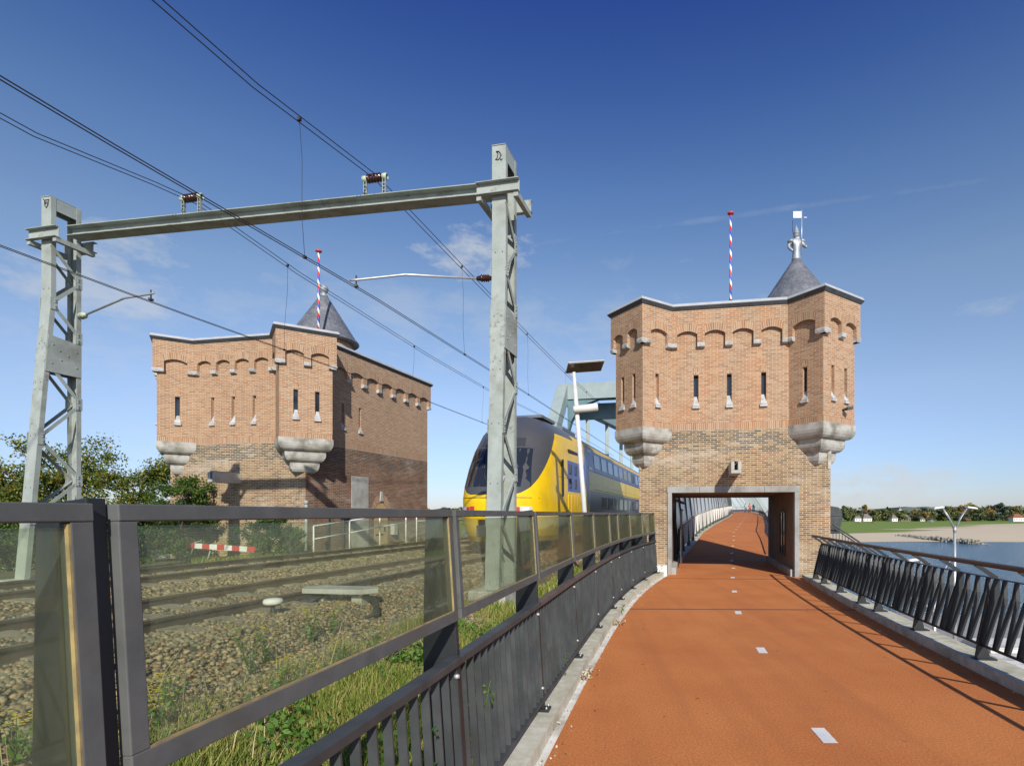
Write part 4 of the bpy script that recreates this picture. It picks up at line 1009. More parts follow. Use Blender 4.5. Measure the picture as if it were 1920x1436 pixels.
# ---- portal with two lattice masts carrying the overhead line
def mast(tagname, lab, s0, d0, zt, spread, mark):
    root = thing(tagname, lab, 'mast', T(s0 + .3, d0, .45), group='masts of the overhead line portal')
    sep = .58; kz = 6.6; zb = .35
    def q(sx, z, dx=0.0):            # sx 0 near leg .. 1 far leg
        sh = spread * max(0.0, (kz - z) / (kz - zb))
        return T(s0 + sx * sep - (1 - sx) * sh, d0 + dx, z)
    for sx in (0, 1):
        mb = MB(); w = .27; zl = [zb, kz, zt] if sx == 0 else [zb, kz, zt]
        for a, b in zip(zl[:-1], zl[1:]):
            A_, B_ = q(sx, a), q(sx, b); up = T(1, 0) - T(0, 0)
            mb.bar(A_, B_, w, .014, up=up)
            for e in (-1, 1):
                sgn = 1 if sx == 0 else -1
                off = (T(0, e * (w / 2 - .005)) - T(0, 0)) + (T(sgn * .045, 0) - T(0, 0))
                mb.bar(A_ + off, B_ + off, .012, .09, up=up)
        lg = mb.build('leg', 'steel_green', root)
        mb = MB()
        for z in (2.5, 3.6, 4.6, 4.75, 5.6, 6.8):
            for e in (-.07, .07):
                c0 = q(sx, z, e) - (T(.012, 0) - T(0, 0)) * (1 if sx == 0 else -1); mb.bar(c0, c0 + (T(.006, 0) - T(0, 0)), .018, .018)
        mb.build('rivet', 'coping_dark', lg)
    # lattice on both cheeks
    for e in (-1, 1):
        zz = [1.0]; 
        while zz[-1] < zt - 1.4: zz.append(zz[-1] + (.85 if zz[-1] < 5.0 else .62))
        for k in range(len(zz) - 1):
            if 5.0 < (zz[k] + zz[k + 1]) / 2 < 5.75: continue
            a, b = (0, 1) if k % 2 else (1, 0)
            mb = MB(); mb.bar(q(a, zz[k], e * .135), q(b, zz[k + 1], e * .135), .012, .07, up=(T(1, 0) - T(0, 0)))
            mb.bar(q(a, zz[k], e * .115), q(b, zz[k + 1], e * .115), .045, .010, up=(T(1, 0) - T(0, 0)))
            mb.build('brace', 'steel_green', root)
            mb = MB(); g0 = q(a, zz[k], e * .146); sgn = 1 if a == 0 else -1
            c0 = g0 + (T(sgn * .05, 0) - T(0, 0))
            mb.box(c0, (.010, .14, .26), Matrix.Rotation(-AL, 3, 'Z'))
            for bz in (-.09, -.045, .045, .09): mb.box(c0 + Vector((0, 0, bz)) + (T(sgn * .02, e * .012) - T(0, 0)), (.02, .024, .024), Matrix.Rotation(-AL, 3, 'Z'))
            mb.build('gusset', 'steel_green', root)
        # solid plate at the knee
        mb = MB(); pa = [q(0, 5.0, e * .14), q(1, 5.0, e * .14), q(1, 5.72, e * .14), q(0, 5.80, e * .14)]; pb = [p + (T(0, e * .012) - T(0, 0)) for p in pa]
        mb.add(pa + pb, [(0, 1, 2, 3), (7, 6, 5, 4)] + [(j, j + 4, (j + 1) % 4 + 4, (j + 1) % 4) for j in range(4)])
        for fx, fz in ((.15, 5.2), (.85, 5.2), (.15, 5.6), (.85, 5.55), (.4, 5.3), (.6, 5.42), (.35, 5.5)): mb.box(q(fx, fz, e * .156), (.014, .024, .024), Matrix.Rotation(-AL, 3, 'Z'))
        mb.build('knee_plate', 'steel_green', root)
        # head plate
        mb = MB(); mb.bar(T(s0 - .01, d0 + e * .125, zt - .14), T(s0 + sep + .01, d0 + e * .125, zt - .14), .012, .27); mb.build('head_plate', 'steel_green', root)
    mb = MB(); mb.bar(T(s0 - .02, d0, zt), T(s0 + sep + .02, d0, zt), .27, .012); mb.build('head_cap', 'steel_green', root)
    # collar carrying the beam: two crosswise channels, two lengthwise
    zc = zt - .83
    for so in (-.05, sep + .05):
        mb = MB(); a, b = T(s0 + so, d0 - .42, zc), T(s0 + so, d0 + .42, zc)
        mb.bar(a, b, .012, .22)
        for h in (-.11, .11): mb.bar(a + Vector((0, 0, h)) + (T(-.045 if so < 0 else .045, 0) - T(0, 0)), b + Vector((0, 0, h)) + (T(-.045 if so < 0 else .045, 0) - T(0, 0)), .09, .012)
        mb.build('collar_channel', 'steel_green', root)
    for e in (-.36, .36):
        mb = MB(); mb.bar(T(s0 - .1, d0 + e, zc - .16), T(s0 + sep + .1, d0 + e, zc - .16), .09, .10); mb.build('collar_beam', 'steel_green', root)
    mb = MB(); mb.box(T(s0 + sep / 2 - spread / 2, d0, .42), (.7, sep + spread + .5, .34), Matrix.Rotation(-AL, 3, 'Z')); mb.build('footing', 'concrete', root, bevel=.02)
    mb = MB()
    fs = -.012
    def mk(x, z): return T(s0 + fs, d0 + x, zt + z)
    for ln in mark: mb.tube([mk(x, z) for x, z in ln], .009, 5)
    mb.build('painted_mark', 'black', root)
    return root
mk_d = [[(-.05, -.12), (-.015, -.16), (-.03, -.24), (-.065, -.27), (-.01, -.28), (.03, -.24), (.035, -.17), (.0, -.125), (-.05, -.12)], [(.045, -.20), (.055, -.205)], [(.03, -.27), (.05, -.295), (.07, -.27)]]
mk_s = [[(-.08, -.05), (-.04, -.08), (.08, -.08), (.06, -.18), (.01, -.25), (-.04, -.18), (-.04, -.08)], [(-.01, -.11), (-.01, -.17)], [(.03, -.11), (.03, -.17)]]
ZM = EYE + 6.84
m1 = mast('lattice_mast', 'right lattice mast of the portal, standing in the grass in front of the train', 9.80, -3.84, ZM, .36, mk_d)
m2 = mast('lattice_mast', 'left lattice mast of the portal, in front of the trees', 9.28, -14.0, ZM, .50, mk_s)
bm_ = thing('portal_beam', 'long green steel beam spanning both tracks between the two lattice masts', 'beam', T(9.8, -9, 8.1))
mb = MB(); A_, B_ = T(9.62, -13.75, 8.13), T(10.12, -4.0, 8.13)
mb.bar(A_, B_, .02, .185)
for h in (-.10, .10): mb.bar(A_ + Vector((0, 0, h)), B_ + Vector((0, 0, h)), .30, .016)
mb.build('i_beam', 'steel_green', bm_)
def beam_at(d): f = (d + 13.75) / 9.75; return A_.lerp(B_, f)
for d in (-10.75, -6.55):
    base = beam_at(d) + Vector((0, 0, .108)); ax = (T(0, 1) - T(0, 0))
    st = []
    for e in (-.20, .22):
        mb = MB(); mb.bar(base + ax * (e - .03), base + ax * (e - .03) + Vector((0, 0, .36)), .01, .07); mb.bar(base + ax * (e + .03), base + ax * (e + .03) + Vector((0, 0, .36)), .01, .07)
        for h in (.06, .13, .2, .27): mb.bar(base + ax * (e - .035) + Vector((0, 0, h)), base + ax * (e + .035) + Vector((0, 0, h)), .05, .012)
        mb.bar(base + ax * (e - .08) + Vector((0, 0, .008)), base + ax * (e + .08) + Vector((0, 0, .008)), .16, .016)
        so = mb.build('insulator_stand', 'steel_green', bm_)
    rot = Matrix((ax, Vector((0, 0, 1)).cross(ax), Vector((0, 0, 1)))).transposed()
    def cyl_x(mb, c, prof, n=14, k=0):
        """lathe about the beam's axis"""
        vs = []; fs = []
        for x, r_ in prof:
            for j in range(n): a = 2 * math.pi * j / n; vs.append(c + ax * x + Vector((0, 0, 1)) * (r_ * math.cos(a)) + (T(1, 0) - T(0, 0)) * (r_ * math.sin(a)))
        for i in range(len(prof) - 1):
            for j in range(n): a = i * n + j; b = i * n + (j + 1) % n; fs.append((a, b, b + n, a + n))
        fs.append(tuple(range(n))); fs.append(tuple(reversed([len(vs) - n + j for j in range(n)]))); mb.add(vs, fs, k, True)
    cI = base + Vector((0, 0, .40)); mb = MB()
    pf = []
    for k in range(5): x = -.13 + k * .065; pf += [(x - .03, .045), (x - .012, .085), (x + .012, .085), (x + .03, .045)]
    cyl_x(mb, cI, pf); ins = mb.build('insulator', 'insul', bm_)
    for e in (-.21, .23):
        mb = MB(); cyl_x(mb, cI + ax * e, [(-.05, .05), (-.04, .065), (.04, .065), (.05, .05)]); mb.build('insulator_cap', 'insul_cap', ins)
# registration arms
for (ms, md, zz, end, lab) in ((9.8, -3.98, 6.45, P(668, 527, 10.25), 'thin steady arm with brown insulator reaching left from the right mast'), (9.5, -13.85, 6.35, P(283, 553, 11.2), 'thin steady arm with pale insulator reaching right from the left mast')):
    st = T(ms + .28, md, zz); ra = thing('registration_arm', lab, 'steady arm', st, group='steady arms holding the contact wires')
    dr_ = (end - st); L = dr_.length; dn = dr_.normalized()
    mb = MB(); mid = st + dr_ * .66 + Vector((0, 0, .10)); mb.tube([st + dn * .40, mid, end + Vector((0, 0, .02)), end - dn * -.12 + Vector((0, 0, .02))], .022, 8); mb.build('arm', 'galv', ra)
    mb = MB(); mb.tube([st + dn * t for t in (.10, .13, .16, .17, .20, .21, .24, .25, .28, .29, .32, .36, .40)], [.02, .045, .05, .075, .05, .075, .05, .075, .05, .075, .05, .045, .025], 12)
    mb.build('insulator', 'insul' if ms > 9.6 else 'insul_cap', ra)
    mb = MB(); mb.tube([st, st + dn * .11], .014, 6); mb.build('hook', 'galv', ra)
    mb = MB(); mb.tube([end + Vector((0, 0, .10)), end - Vector((0, 0, .08))], .014, 6); mb.box(end - Vector((0, 0, .09)), (.05, .09, .04)); mb.build('clamp', 'coping_dark', ra)

# overhead wires: a line per track
def wires(lab, dm, dcw, msg, con, drops, ext):
    root = thing('overhead_line', lab, 'overhead line', T(10, dm, .7), group='overhead lines above the tracks')
    ss = list(np.arange(-6, 64, 1.0))
    zm = lambda s: float(np.interp(s, [a for a, b in msg], [b for a, b in msg]))
    zc = lambda s: float(np.interp(s, [a for a, b in con], [b for a, b in con]))
    import itertools
    def sm(fn):
        v = np.array([fn(s) for s in np.arange(-10, 70, .5)]); v = np.convolve(v, np.ones(7) / 7, 'same'); return lambda s: float(np.interp(s, np.arange(-10, 70, .5), v))
    zm2 = zm
    dcf = lambda s: float(np.interp(s, [a for a, b in dcw], [b for a, b in dcw]))
    for e in (-.045, .045): mb = MB(); mb.tube([T(s, dm + e, zm(s) + e * .35) for s in ss], .0085, 5); mb.build('messenger_wire', 'wire', root)
    for e in (-.03, .03): mb = MB(); mb.tube([T(s, dcf(s) + e, zc(s)) for s in ss], .0075, 5); mb.build('contact_wire', 'wire', root)
    for s in drops:
        a, b = T(s, dm, zm(s)), T(s + .1, dcf(s + .1), zc(s + .1)); mb = MB()
        mb.tube([a, a.lerp(b, .3) + Vector((.02, 0, 0)), a.lerp(b, .7) - Vector((.02, 0, 0)), b], .004, 4); mb.box(a, (.05, .05, .05)); mb.box(b, (.05, .05, .04)); mb.build('dropper', 'wire', root)
    return root
wires('double overhead wires above the nearer track, ending over the train', -6.55, [(-6, -6.75), (9.9, -6.5), (45, -6.6)], [(-10, 8.30), (-2, 8.05), (3, 8.05), (7, 8.25), (10.0, 8.68), (14, 8.60), (20, 8.50), (26, 8.45), (40, 8.7), (70, 8.6)],
      [(-10, 6.0), (0, 6.05), (5, 6.10), (10, 6.22), (20, 6.32), (70, 6.5)], [7.9, 14.0, 19.5, 25.0, 29.5], 0)
wires('double overhead wires above the farther track, passing before the left tower', -10.8, [(-6, -10.7), (9.5, -11.0), (45, -10.8)], [(-10, 8.3), (4, 8.1), (7, 8.15), (9.85, 8.66), (13, 8.40), (20, 8.15), (26, 8.10), (40, 8.5), (70, 8.5)],
      [(-10, 6.0), (5, 6.15), (10, 6.22), (20, 6.40), (70, 6.5)], [6.0, 12.6, 19.0, 25.5], 0)

# ---- double-deck train on the nearer track
tn_o = T(16.05, -6.6, RAIL)
train = thing('train', 'yellow and blue double deck passenger train coming out past the tower', 'train', tn_o, math.pi / 2 - AL)
HW = lambda z: float(np.interp(z, [.25, .9, 1.6, 3.2, 3.8, 4.05, 4.3, 4.5, 4.62, 4.67], [1.44, 1.50, 1.51, 1.50, 1.44, 1.36, 1.12, .78, .40, .05]))
U0 = lambda z: float(np.interp(z, [.25, .6, 1.2, 1.6, 2.0, 2.6, 3.2, 3.8, 4.2, 4.5, 4.62, 4.67], [.38, .16, .02, .0, .10, .42, .86, 1.42, 1.95, 2.55, 3.1, 3.5]))
mb = MB(); ZL = [.25, .42, .6, .9, 1.2, 1.45, 1.6, 1.8, 2.0, 2.3, 2.6, 2.9, 3.2, 3.5, 3.8, 4.0, 4.2, 4.36, 4.5, 4.58, 4.62, 4.65, 4.67]
nf = 17; rows = []; LEN = 28.5
for z in ZL:
    row = []; w = HW(z); D = 2.15; taper = float(np.interp(z, [0, 2, 4.67], [.97, .95, .93]))
    row.append((LEN, -w, z)); row.append((8.0, -w, z)); row.append((5.8, -w, z))
    ph = np.linspace(-1, 1, nf)
    for p in ph:
        a = p * math.pi / 2; sy = math.copysign(abs(math.sin(a)) ** .80, math.sin(a)); cu = 1 - abs(math.cos(a)) ** .80
        u = U0(z) + D * cu
        u = min(u, 5.4)
        row.append((u, w * sy * taper if abs(p) < 1 else w * sy * (taper + .02), z))
    row.append((5.8, w, z)); row.append((8.0, w, z)); row.append((LEN, w, z)); rows.append(row)
nc = len(rows[0]); vs = [v for r_ in rows for v in r_]
fs = [(i * nc + j, i * nc + j + 1, (i + 1) * nc + j + 1, (i + 1) * nc + j) for i in range(len(ZL) - 1) for j in range(nc - 1)]
fs = [tuple(reversed(f)) for f in fs]; 
mb.add(vs, fs, 0, True)
mb.add([vs[i * nc] for i in range(len(ZL))] + [vs[i * nc + nc - 1] for i in reversed(range(len(ZL)))], [tuple(range(2 * len(ZL)))])
mb.add([vs[j] for j in range(nc)], [tuple(range(nc))])
body = mb.build('body', 'train', train, local=True)
for p in body.data.polygons: pass
def side_panel(mb, u0, u1, z0, z1, out=.006, k=0, sgn=-1, r_=.06):
    """rounded-corner panel lying on the train's side"""
    pts = []
    for cx, cz, a0 in ((u1 - r_, z1 - r_, 0), (u0 + r_, z1 - r_, 90), (u0 + r_, z0 + r_, 180), (u1 - r_, z0 + r_, 270)):
        for a in (0, 45, 90): pts.append((cx + r_ * math.cos(R(a0 + a)), cz + r_ * math.sin(R(a0 + a))))
    v0 = [(u, sgn * (HW(z) + out), z) for u, z in pts]; v1 = [(u, sgn * (HW(z) - .03), z) for u, z in pts]; n = len(pts)
    f = [tuple(range(n))] + [(j, j + n, (j + 1) % n + n, (j + 1) % n) for j in range(n)]
    if sgn < 0: f = [tuple(reversed(x)) for x in f]
    mb.add(v0 + v1, f, k)
blue = mat('train window surround', (0.03, 0.05, 0.20), None, rough=.3)
for sgn in (-1, 1):
    for k in range(10):
        u = 8.5 + k * 1.75
        for (z0, z1) in ((3.12, 3.84), (1.30, 2.0)):
            if z0 < 2 and k < 1: continue
            mb = MB(); side_panel(mb, u, u + 1.35, z0, z1, .005, 0, sgn, .1); w_ = mb.build('window', blue, train, local=True)
            mb = MB(); side_panel(mb, u + .06, u + 1.29, z0 + .06, z1 - .06, .011, 0, sgn, .07); mb.build('pane', 'glass_dark', w_, local=True)
for sgn in (-1, 1):
    mb = MB(); side_panel(mb, 7.3, 8.1, 3.05, 3.9, .008, 0, sgn); mb.build('window', 'glass_dark', train, local=True)
    mb = MB(); side_panel(mb, 3.0, 3.13, 1.75, 3.05, .02, 0, sgn, .03); mb.build('cab_grab_rail', 'black', train, local=True)
    for k in range(2):
        mb = MB()
        for j in range(2): side_panel(mb, 4.15 + k * .8, 4.38 + k * .8, 2.08 + j * .52, 2.46 + j * .52, .008, 0, sgn, .03)
        mb.build('vent_grille', 'coping_dark', train, local=True)
    mb = MB(); side_panel(mb, 4.0, 5.6, 3.42, 3.52, .008, 0, sgn, .02); mb.build('side_slot', 'black', train, local=True)
    mb = MB(); side_panel(mb, 7.6, 28.4, 4.02, 4.10, .006, 0, sgn, .01); mb.build('yellow_stripe', mat('train yellow stripe', (0.75, 0.48, 0.08), None, rough=.3), train, local=True)
def nose_pt(y, z, out=0.0):
    w = HW(z) * .95; s_ = max(-1, min(1, y / w)); a = math.asin(abs(s_) ** (1 / .8)); return (U0(z) + 2.15 * (1 - abs(math.cos(a)) ** .8) - out, y, z)
def nose_panel(y0, y1, z0, z1, out, n=8, nz=5, taper=0.0):
    mb = MB(); vs = []
    for i in range(nz + 1):
        z = z0 + (z1 - z0) * i / nz; sh = 1 - taper * i / nz
        for j in range(n + 1): vs.append(nose_pt((y0 + (y1 - y0) * j / n) * sh, z, out))
    mb.add(vs, [(i * (n + 1) + j, i * (n + 1) + j + 1, (i + 1) * (n + 1) + j + 1, (i + 1) * (n + 1) + j) for i in range(nz) for j in range(n)], None, True); return mb
nose_panel(-1.12, 1.12, 1.98, 3.25, .012, taper=.12).build('windscreen', mat('windscreen', (0.02, 0.024, 0.03), None, rough=.06, spec=.9), train, local=True)
nose_panel(-.75, .75, 3.32, 3.62, .012, taper=.05).build('destination_panel', mat('dark panel', (0.05, 0.05, 0.055), None, rough=.2), train, local=True)
nose_panel(-.42, .42, .42, .95, .012).build('coupler_hatch', 'black', train, local=True)
for y in (-1.0, 1.0):
    nose_panel(y - .16, y + .16, 1.18, 1.36, .014).build('headlight', mat('headlamp glass', (0.6, 0.6, 0.5), None, rough=.1), train, local=True)
    nose_panel(y * .62 - .09, y * .62 + .09, 1.18, 1.36, .014).build('tail_light', 'red', train, local=True)
mb = MB(); mb.tube([(nose_pt(.1, 2.0, .03)), (nose_pt(.35, 2.5, .04)), (nose_pt(.5, 3.0, .04))], .018, 6); mb.build('wiper', 'black', train, local=True)
for sgn in (-1, 1):
    for u in (7.45, 26.9):
        mb = MB(); side_panel(mb, u, u + .03, .5, 3.9, .009, 0, sgn, .01); mb.build('door_gap', 'black', train, local=True)
    for z in (2.2, 3.0):
        mb = MB(); side_panel(mb, 8.3, 28.2, z, z + .02, .006, 0, sgn, .008); mb.build('panel_seam', 'black', train, local=True)
for y in (-1.02, -.80, .80, 1.02):
    nose_panel(y - .08, y + .08, 1.20, 1.34, .022, 3, 2).build('lamp_lens', 'white' if abs(y) > .9 else 'red', train, local=True)
for z in (1.05, 1.62): nose_panel(-1.3, 1.3, z, z + .018, .014, 14, 1).build('front_seam', 'coping_dark', train, local=True)
mb = MB(); mb.tube([(nose_pt(-.2, 2.0, .03)), (nose_pt(-.45, 2.5, .04)), (nose_pt(-.55, 2.9, .04))], .018, 6); mb.build('wiper', 'black', train, local=True)
mb = MB(); mb.box((-.18, 0, .62), (.5, .3, .26)); mb.box((-.45, 0, .62), (.12, .42, .34)); mb.build('coupler', 'coping_dark', train, local=True, bevel=.02)
# grooves running up the cab side, under-frame, bogies
for sgn in (-1, 1):
    mb = MB()
    for k in range(5): side_panel(mb, 3.9 + k * .48, 3.97 + k * .48, .55, 1.85, .012, 0, sgn, .02)
    mb.build('side_rib', mat('train rib yellow', (0.62, 0.40, 0.012), None, rough=.35), train, local=True)
mb = MB()
for u in (4.5, 7.0, 22.5, 25):
    for y in (-.75, .75): mb.tube([(u, y - .07, .46 - .0), (u, y + .07, .46)], .46, 20)
mb.build('wheels', 'coping_dark', train, local=True)
mb = MB(); mb.box((5.7, 0, .45), (3.4, 2.3, .35)); mb.box((23.7, 0, .45), (3.4, 2.3, .35)); mb.build('bogie', 'coping_dark', train, local=True)
mb = MB(); mb.box((4.4, -1.49, .42), (.5, .06, .3)); mb.box((5.8, -1.46, .34), (.9, .08, .12)); mb.build('step', 'galv', train, local=True)
mb = MB()
prf = [(-1.44, .3), (-1.51, 1.6), (-1.50, 3.2), (-1.36, 4.05), (-.78, 4.5), (0, 4.65), (.78, 4.5), (1.36, 4.05), (1.50, 3.2), (1.51, 1.6), (1.44, .3)]
k = len(prf); a = [(29.0, y, z) for y, z in prf]; b = [(55.5, y, z) for y, z in prf]
mb.add(a + b, [(j + k, (j + 1) % k + k, (j + 1) % k, j) for j in range(k)] + [tuple(range(k)), tuple(reversed(range(k, 2 * k)))])
mb.build('rear_carriage', 'train', train, local=True)
mb = MB(); mb.box((28.75, 0, 2.3), (.6, 2.3, 3.4)); mb.build('gangway', 'black', train, local=True)
mb = MB(); mb.box((4.2, 0, 4.66), (1.7, 1.3, .10)); mb.box((7.5, 0, 4.68), (2.2, 1.2, .12)); mb.build('roof_pod', 'train_roof', train, local=True)

# ---- lamp pole with solar panel behind the fence
lp0 = P(1097, 975, 15.7); lp1 = P(1076, 698, 15.7)
lampo = thing('solar_lamp_post', 'slim leaning pole with flat solar panel and tube lamp, before the train', 'lamp post', (lp0.x, lp0.y, .1))
dv = (lp1 - lp0) / (lp1.z - lp0.z)
base = lp0 + dv * (.1 - lp0.z)
mb = MB(); mb.tube([base, lp1 - dv * .45, lp1 - dv * .45, lp1], [.075, .062, .05, .05], 14); mb.build('pole', 'alu', lampo)
rot = Matrix.Rotation(R(12), 3, 'Z') @ Matrix.Rotation(R(-7), 3, 'Y') @ Matrix.Rotation(R(-16), 3, 'X')
mb = MB(); mb.box(P(1097, 688, 15.7), (1.02, .52, .035), rot); so = mb.build('solar_panel', 'panel_under', lampo, bevel=.004)
mb = MB(); mb.box(P(1097, 688, 15.7) + rot @ Vector((0, 0, .024)), (1.03, .53, .012), rot); mb.build('panel_rim', 'alu', so)
mb = MB(); c0 = P(1075, 768, 15.6); c1 = P(1121, 763, 15.6); mb.tube([c0, c0 + (c1 - c0) * .04, c0 + (c1 - c0) * .96, c1], [.09, .105, .115, .10], 16); mb.build('tube_lamp', 'alu', lampo)

# ---- bridge superstructure beyond the towers: end portal and truss
br = thing('rail_bridge', 'pale green steel bridge portal rising behind the train', 'bridge', T(44, -9, .6))
zt = 13.4
for d in (-13.6, -3.9):
    sg = 1 if d < -9 else -1
    mb = MB(); a0, a1 = T(40, d, .4), T(51.2, d, zt + .2)
    mb.bar(a0, a1, 1.0, 1.3, up=(T(1, 0) - T(0, 0))); mb.build('end_post', 'bridge', br, bevel=.05)
    mb = MB(); mb.bar(a1 - Vector((0, 0, .6)), T(130, d, zt + 5), 1.0, 1.2); mb.build('top_chord', 'bridge', br, bevel=.05)
    mb = MB(); mb.bar(T(30, d, .5), T(160, d, .5), .8, 1.1); mb.build('bottom_chord', 'bridge_dark', br)
    for k, s in enumerate(range(62, 130, 12)):
        z_ = zt + (s - 51) * .055
        mb = MB(); mb.bar(T(s, d, .6), T(s, d, z_), .5, .6); mb.build('hanger', 'bridge', br)
def xbeam(s, z, h, nm='portal_crossbeam'):
    mb = MB(); mb.bar(T(s, -13.9, z), T(s, -3.7, z), 1.1, h); mb.k = 1; mb.bar(T(s, -13.1, z - h / 2 - .02), T(s, -4.4, z - h / 2 - .02), .9, .03)  # second bar is a dark plate painting the shade under the beam
    return mb.build(nm, ['bridge', 'bridge_dark'], br, bevel=.04)
xbeam(51.4, zt - .0, 1.5)
mb = MB()   # curved haunches in the portal corners
for d, sg in ((-13.15, 1), (-4.35, -1)):
    pts = [(0, 0), (0, -3.2), (.35, -2.0), (.9, -1.1), (1.8, -.45), (3.0, 0)]
    a = [T(51.0, d + sg * x, zt - .75 + z) for x, z in pts]; b = [T(51.8, d + sg * x, zt - .75 + z) for x, z in pts]; k = len(pts)
    f = [tuple(range(k)), tuple(reversed(range(k, 2 * k)))] + [(j, j + k, (j + 1) % k + k, (j + 1) % k) for j in range(k)]
    mb = MB(); mb.add(a + b, f); mb.build('haunch', 'bridge_dark', br)
for s, z in ((66, zt + .6), (82, zt + 1.5), (98, zt + 2.3)): xbeam(s, z, .9, 'cross_girder')
mb = MB(); mb.bar(T(53.5, -13.0, zt - 1.5), T(53.5, -4.5, zt - 1.5), .5, 1.5); mb.build('portal_girder', 'bridge_dark', br)

# ================================================================== BEYOND THE GATEWAY
# left: louvred grey panels with glass above; right: leaning fins and handrail
bf = thing('bridge_screen', 'grey louvred screen with glass panes along the left of the path beyond the gateway', 'screen', (cen(40) - 2.3, 40, ZT(40)))
def bl(Y, z): return Vector((cen(Y) - 2.32, Y, ZT(Y) + z))
ys_ = list(np.arange(24.2, 104, 2.6))
for k, (a, b) in enumerate(zip(ys_[:-1], ys_[1:])):
    mb = MB(); mb.bar(bl(a, 0), bl(a, 2.7) + Vector((-.25, 0, 0)), .10, .16); mb.build('post', 'steel_dark', bf)
    n_ = 7
    if k >= 1:
        mb = MB()
        for j in range(n_):
            f0, f1 = (j + .05) / n_, (j + .93) / n_; y0, y1 = a + (b - a) * f0, a + (b - a) * f1
            q = [bl(y0, .22), bl(y1, .22) + Vector((-.10, 0, 0)), bl(y1, 1.25) + Vector((-.10, 0, 0)), bl(y0, 1.25)]
            q2 = [p + Vector((-.03, 0, 0)) for p in q]; mb.add(q + q2, [(0, 1, 2, 3), (7, 6, 5, 4), (3, 2, 6, 7), (0, 3, 7, 4), (1, 5, 6, 2)])
        mb.build('louvre_panel', 'louvre', bf)
    else:
        mb = MB()
        for j in range(n_): mb.bar(bl(a + (b - a) * (j + .5) / n_, .2), bl(a + (b - a) * (j + .5) / n_, 1.25), .02, .10)
        mb.build('louvre_panel', 'steel_dark', bf)
    mb = MB(); mb.bar(bl(a, 1.3) - Vector((.08, 0, 0)), bl(b, 1.3) - Vector((.08, 0, 0)), .06, .05); mb.bar(bl(a, 2.62) - Vector((.24, 0, 0)), bl(b, 2.62) - Vector((.24, 0, 0)), .05, .05); mb.build('rail', 'alu', bf)
    mb = MB(); mb.bar(bl(a + .1, 1.95) - Vector((.16, 0, 0)), bl(b - .1, 1.95) - Vector((.16, 0, 0)), .012, 1.2, up=(-.13, 0, 1)); mb.build('pane', 'screen_glass', bf)
fb_ = thing('bridge_fins', 'pale leaning steel fins and low green girder right of the bridge path', 'bridge railing', (cen(60) + 2.4, 60, ZT(60)))
def brr(Y, z, o=0.0): return Vector((cen(Y) + 2.38 + o, Y, ZT(Y) + z))
for Y in list(np.arange(50, 158, 6.5)):
    mb = MB(); mb.bar(brr(Y, -.1, .6), brr(Y + .6, 6.0, -3.4), .22, .35); mb.build('fin', 'bridge' if Y > 50 else 'bridge', fb_)
for a in list(np.arange(24.2, 158, 3.0)):
    mb = MB(); mb.bar(brr(a, .28, .35), brr(a + 3.0, .28, .35), .3, .5); mb.build('girder', 'bridge', fb_)
mb = MB(); mb.tube([brr(y, 1.12) for y in np.arange(24, 158, 2)], .035, 8); mb.build('handrail', 'galv', fb_)
for Y in list(np.arange(24.5, 100, 2.4)):
    mb = MB(); mb.bar(brr(Y, 0), brr(Y, 1.12), .02, .06); mb.build('post', 'steel_dark', fb_)
mb = MB()
for Y in np.arange(24.5, 100, .24): mb.bar(brr(Y, .12), brr(Y, 1.02), .012, .03)
mb.build('bar_panel', 'steel_dark', fb_)

# cyclists
def cyclist(x, Y, cloth, label, bag=None):
    root = thing('cyclist', label, 'cyclist', (x, Y, ZT(Y)), 0, 'cyclists riding over the crest of the bridge')
    L = [(0, 0, .98), (0, .10, 1.18), (0, .22, 1.40), (0, .24, 1.50), (0, .26, 1.60), (0, .27, 1.72),
         (-.17, .22, 1.40), (-.24, .40, 1.16), (-.22, .58, 1.06), (.17, .22, 1.40), (.24, .40, 1.16), (.22, .58, 1.06),
         (-.10, 0, .95), (-.12, .36, .78), (-.10, .16, .40), (-.10, .28, .36), (.10, 0, .95), (.12, .32, .62), (.10, .20, .22), (.10, .32, .18)]
    E = [(0, 1), (1, 2), (2, 3), (3, 4), (4, 5), (2, 6), (6, 7), (7, 8), (2, 9), (9, 10), (10, 11), (0, 12), (12, 13), (13, 14), (14, 15), (0, 16), (16, 17), (17, 18), (18, 19)]
    rr = [.15, .14, .16, .06, .085, .10, .075, .05, .04, .075, .05, .04, .10, .075, .05, .045, .10, .075, .05, .045]
    skin_obj('person', [tuple(v) for v in L], E, rr, cloth, root, 1)
    mb = MB(); mb.lathe((0, .265, 1.62), [(.001, -.02), (.09, 0), (.11, .08), (.10, .15), (.05, .20), (.001, .21)], 12); mb.build('hair', 'bark', root, local=True)
    def ring(mb, y, r_):
        mb.tube([(0, y + r_ * math.cos(a), r_ + .02 + r_ * math.sin(a)) for a in np.linspace(0, 2 * math.pi, 25)], .022, 6, cap=False)
    bk = MB(); mb = bk
    for a, b in (((0, -.08, .92), (0, .12, .30)), ((0, .12, .30), (0, .52, .88)), ((0, -.05, .86), (0, .50, .90)), ((0, .52, 1.05), (0, .70, .36)), ((0, .12, .30), (0, -.42, .36)), ((0, -.04, .80), (0, -.42, .36)), ((-.28, .56, 1.06), (.28, .56, 1.06))): mb.tube([a, b], .02, 6)
    mb.box((0, -.06, .95), (.16, .26, .06)); bo = mb.build('bicycle_frame', 'black', root, local=True)
    for y in (-.42, .70): mb = MB(); ring(mb, y, .34); mb.build('wheel', 'black', root, local=True)
cyclist(30.7, 108, 'grey_cloth', 'cyclist in a grey jacket, leftmost of the three on the bridge')
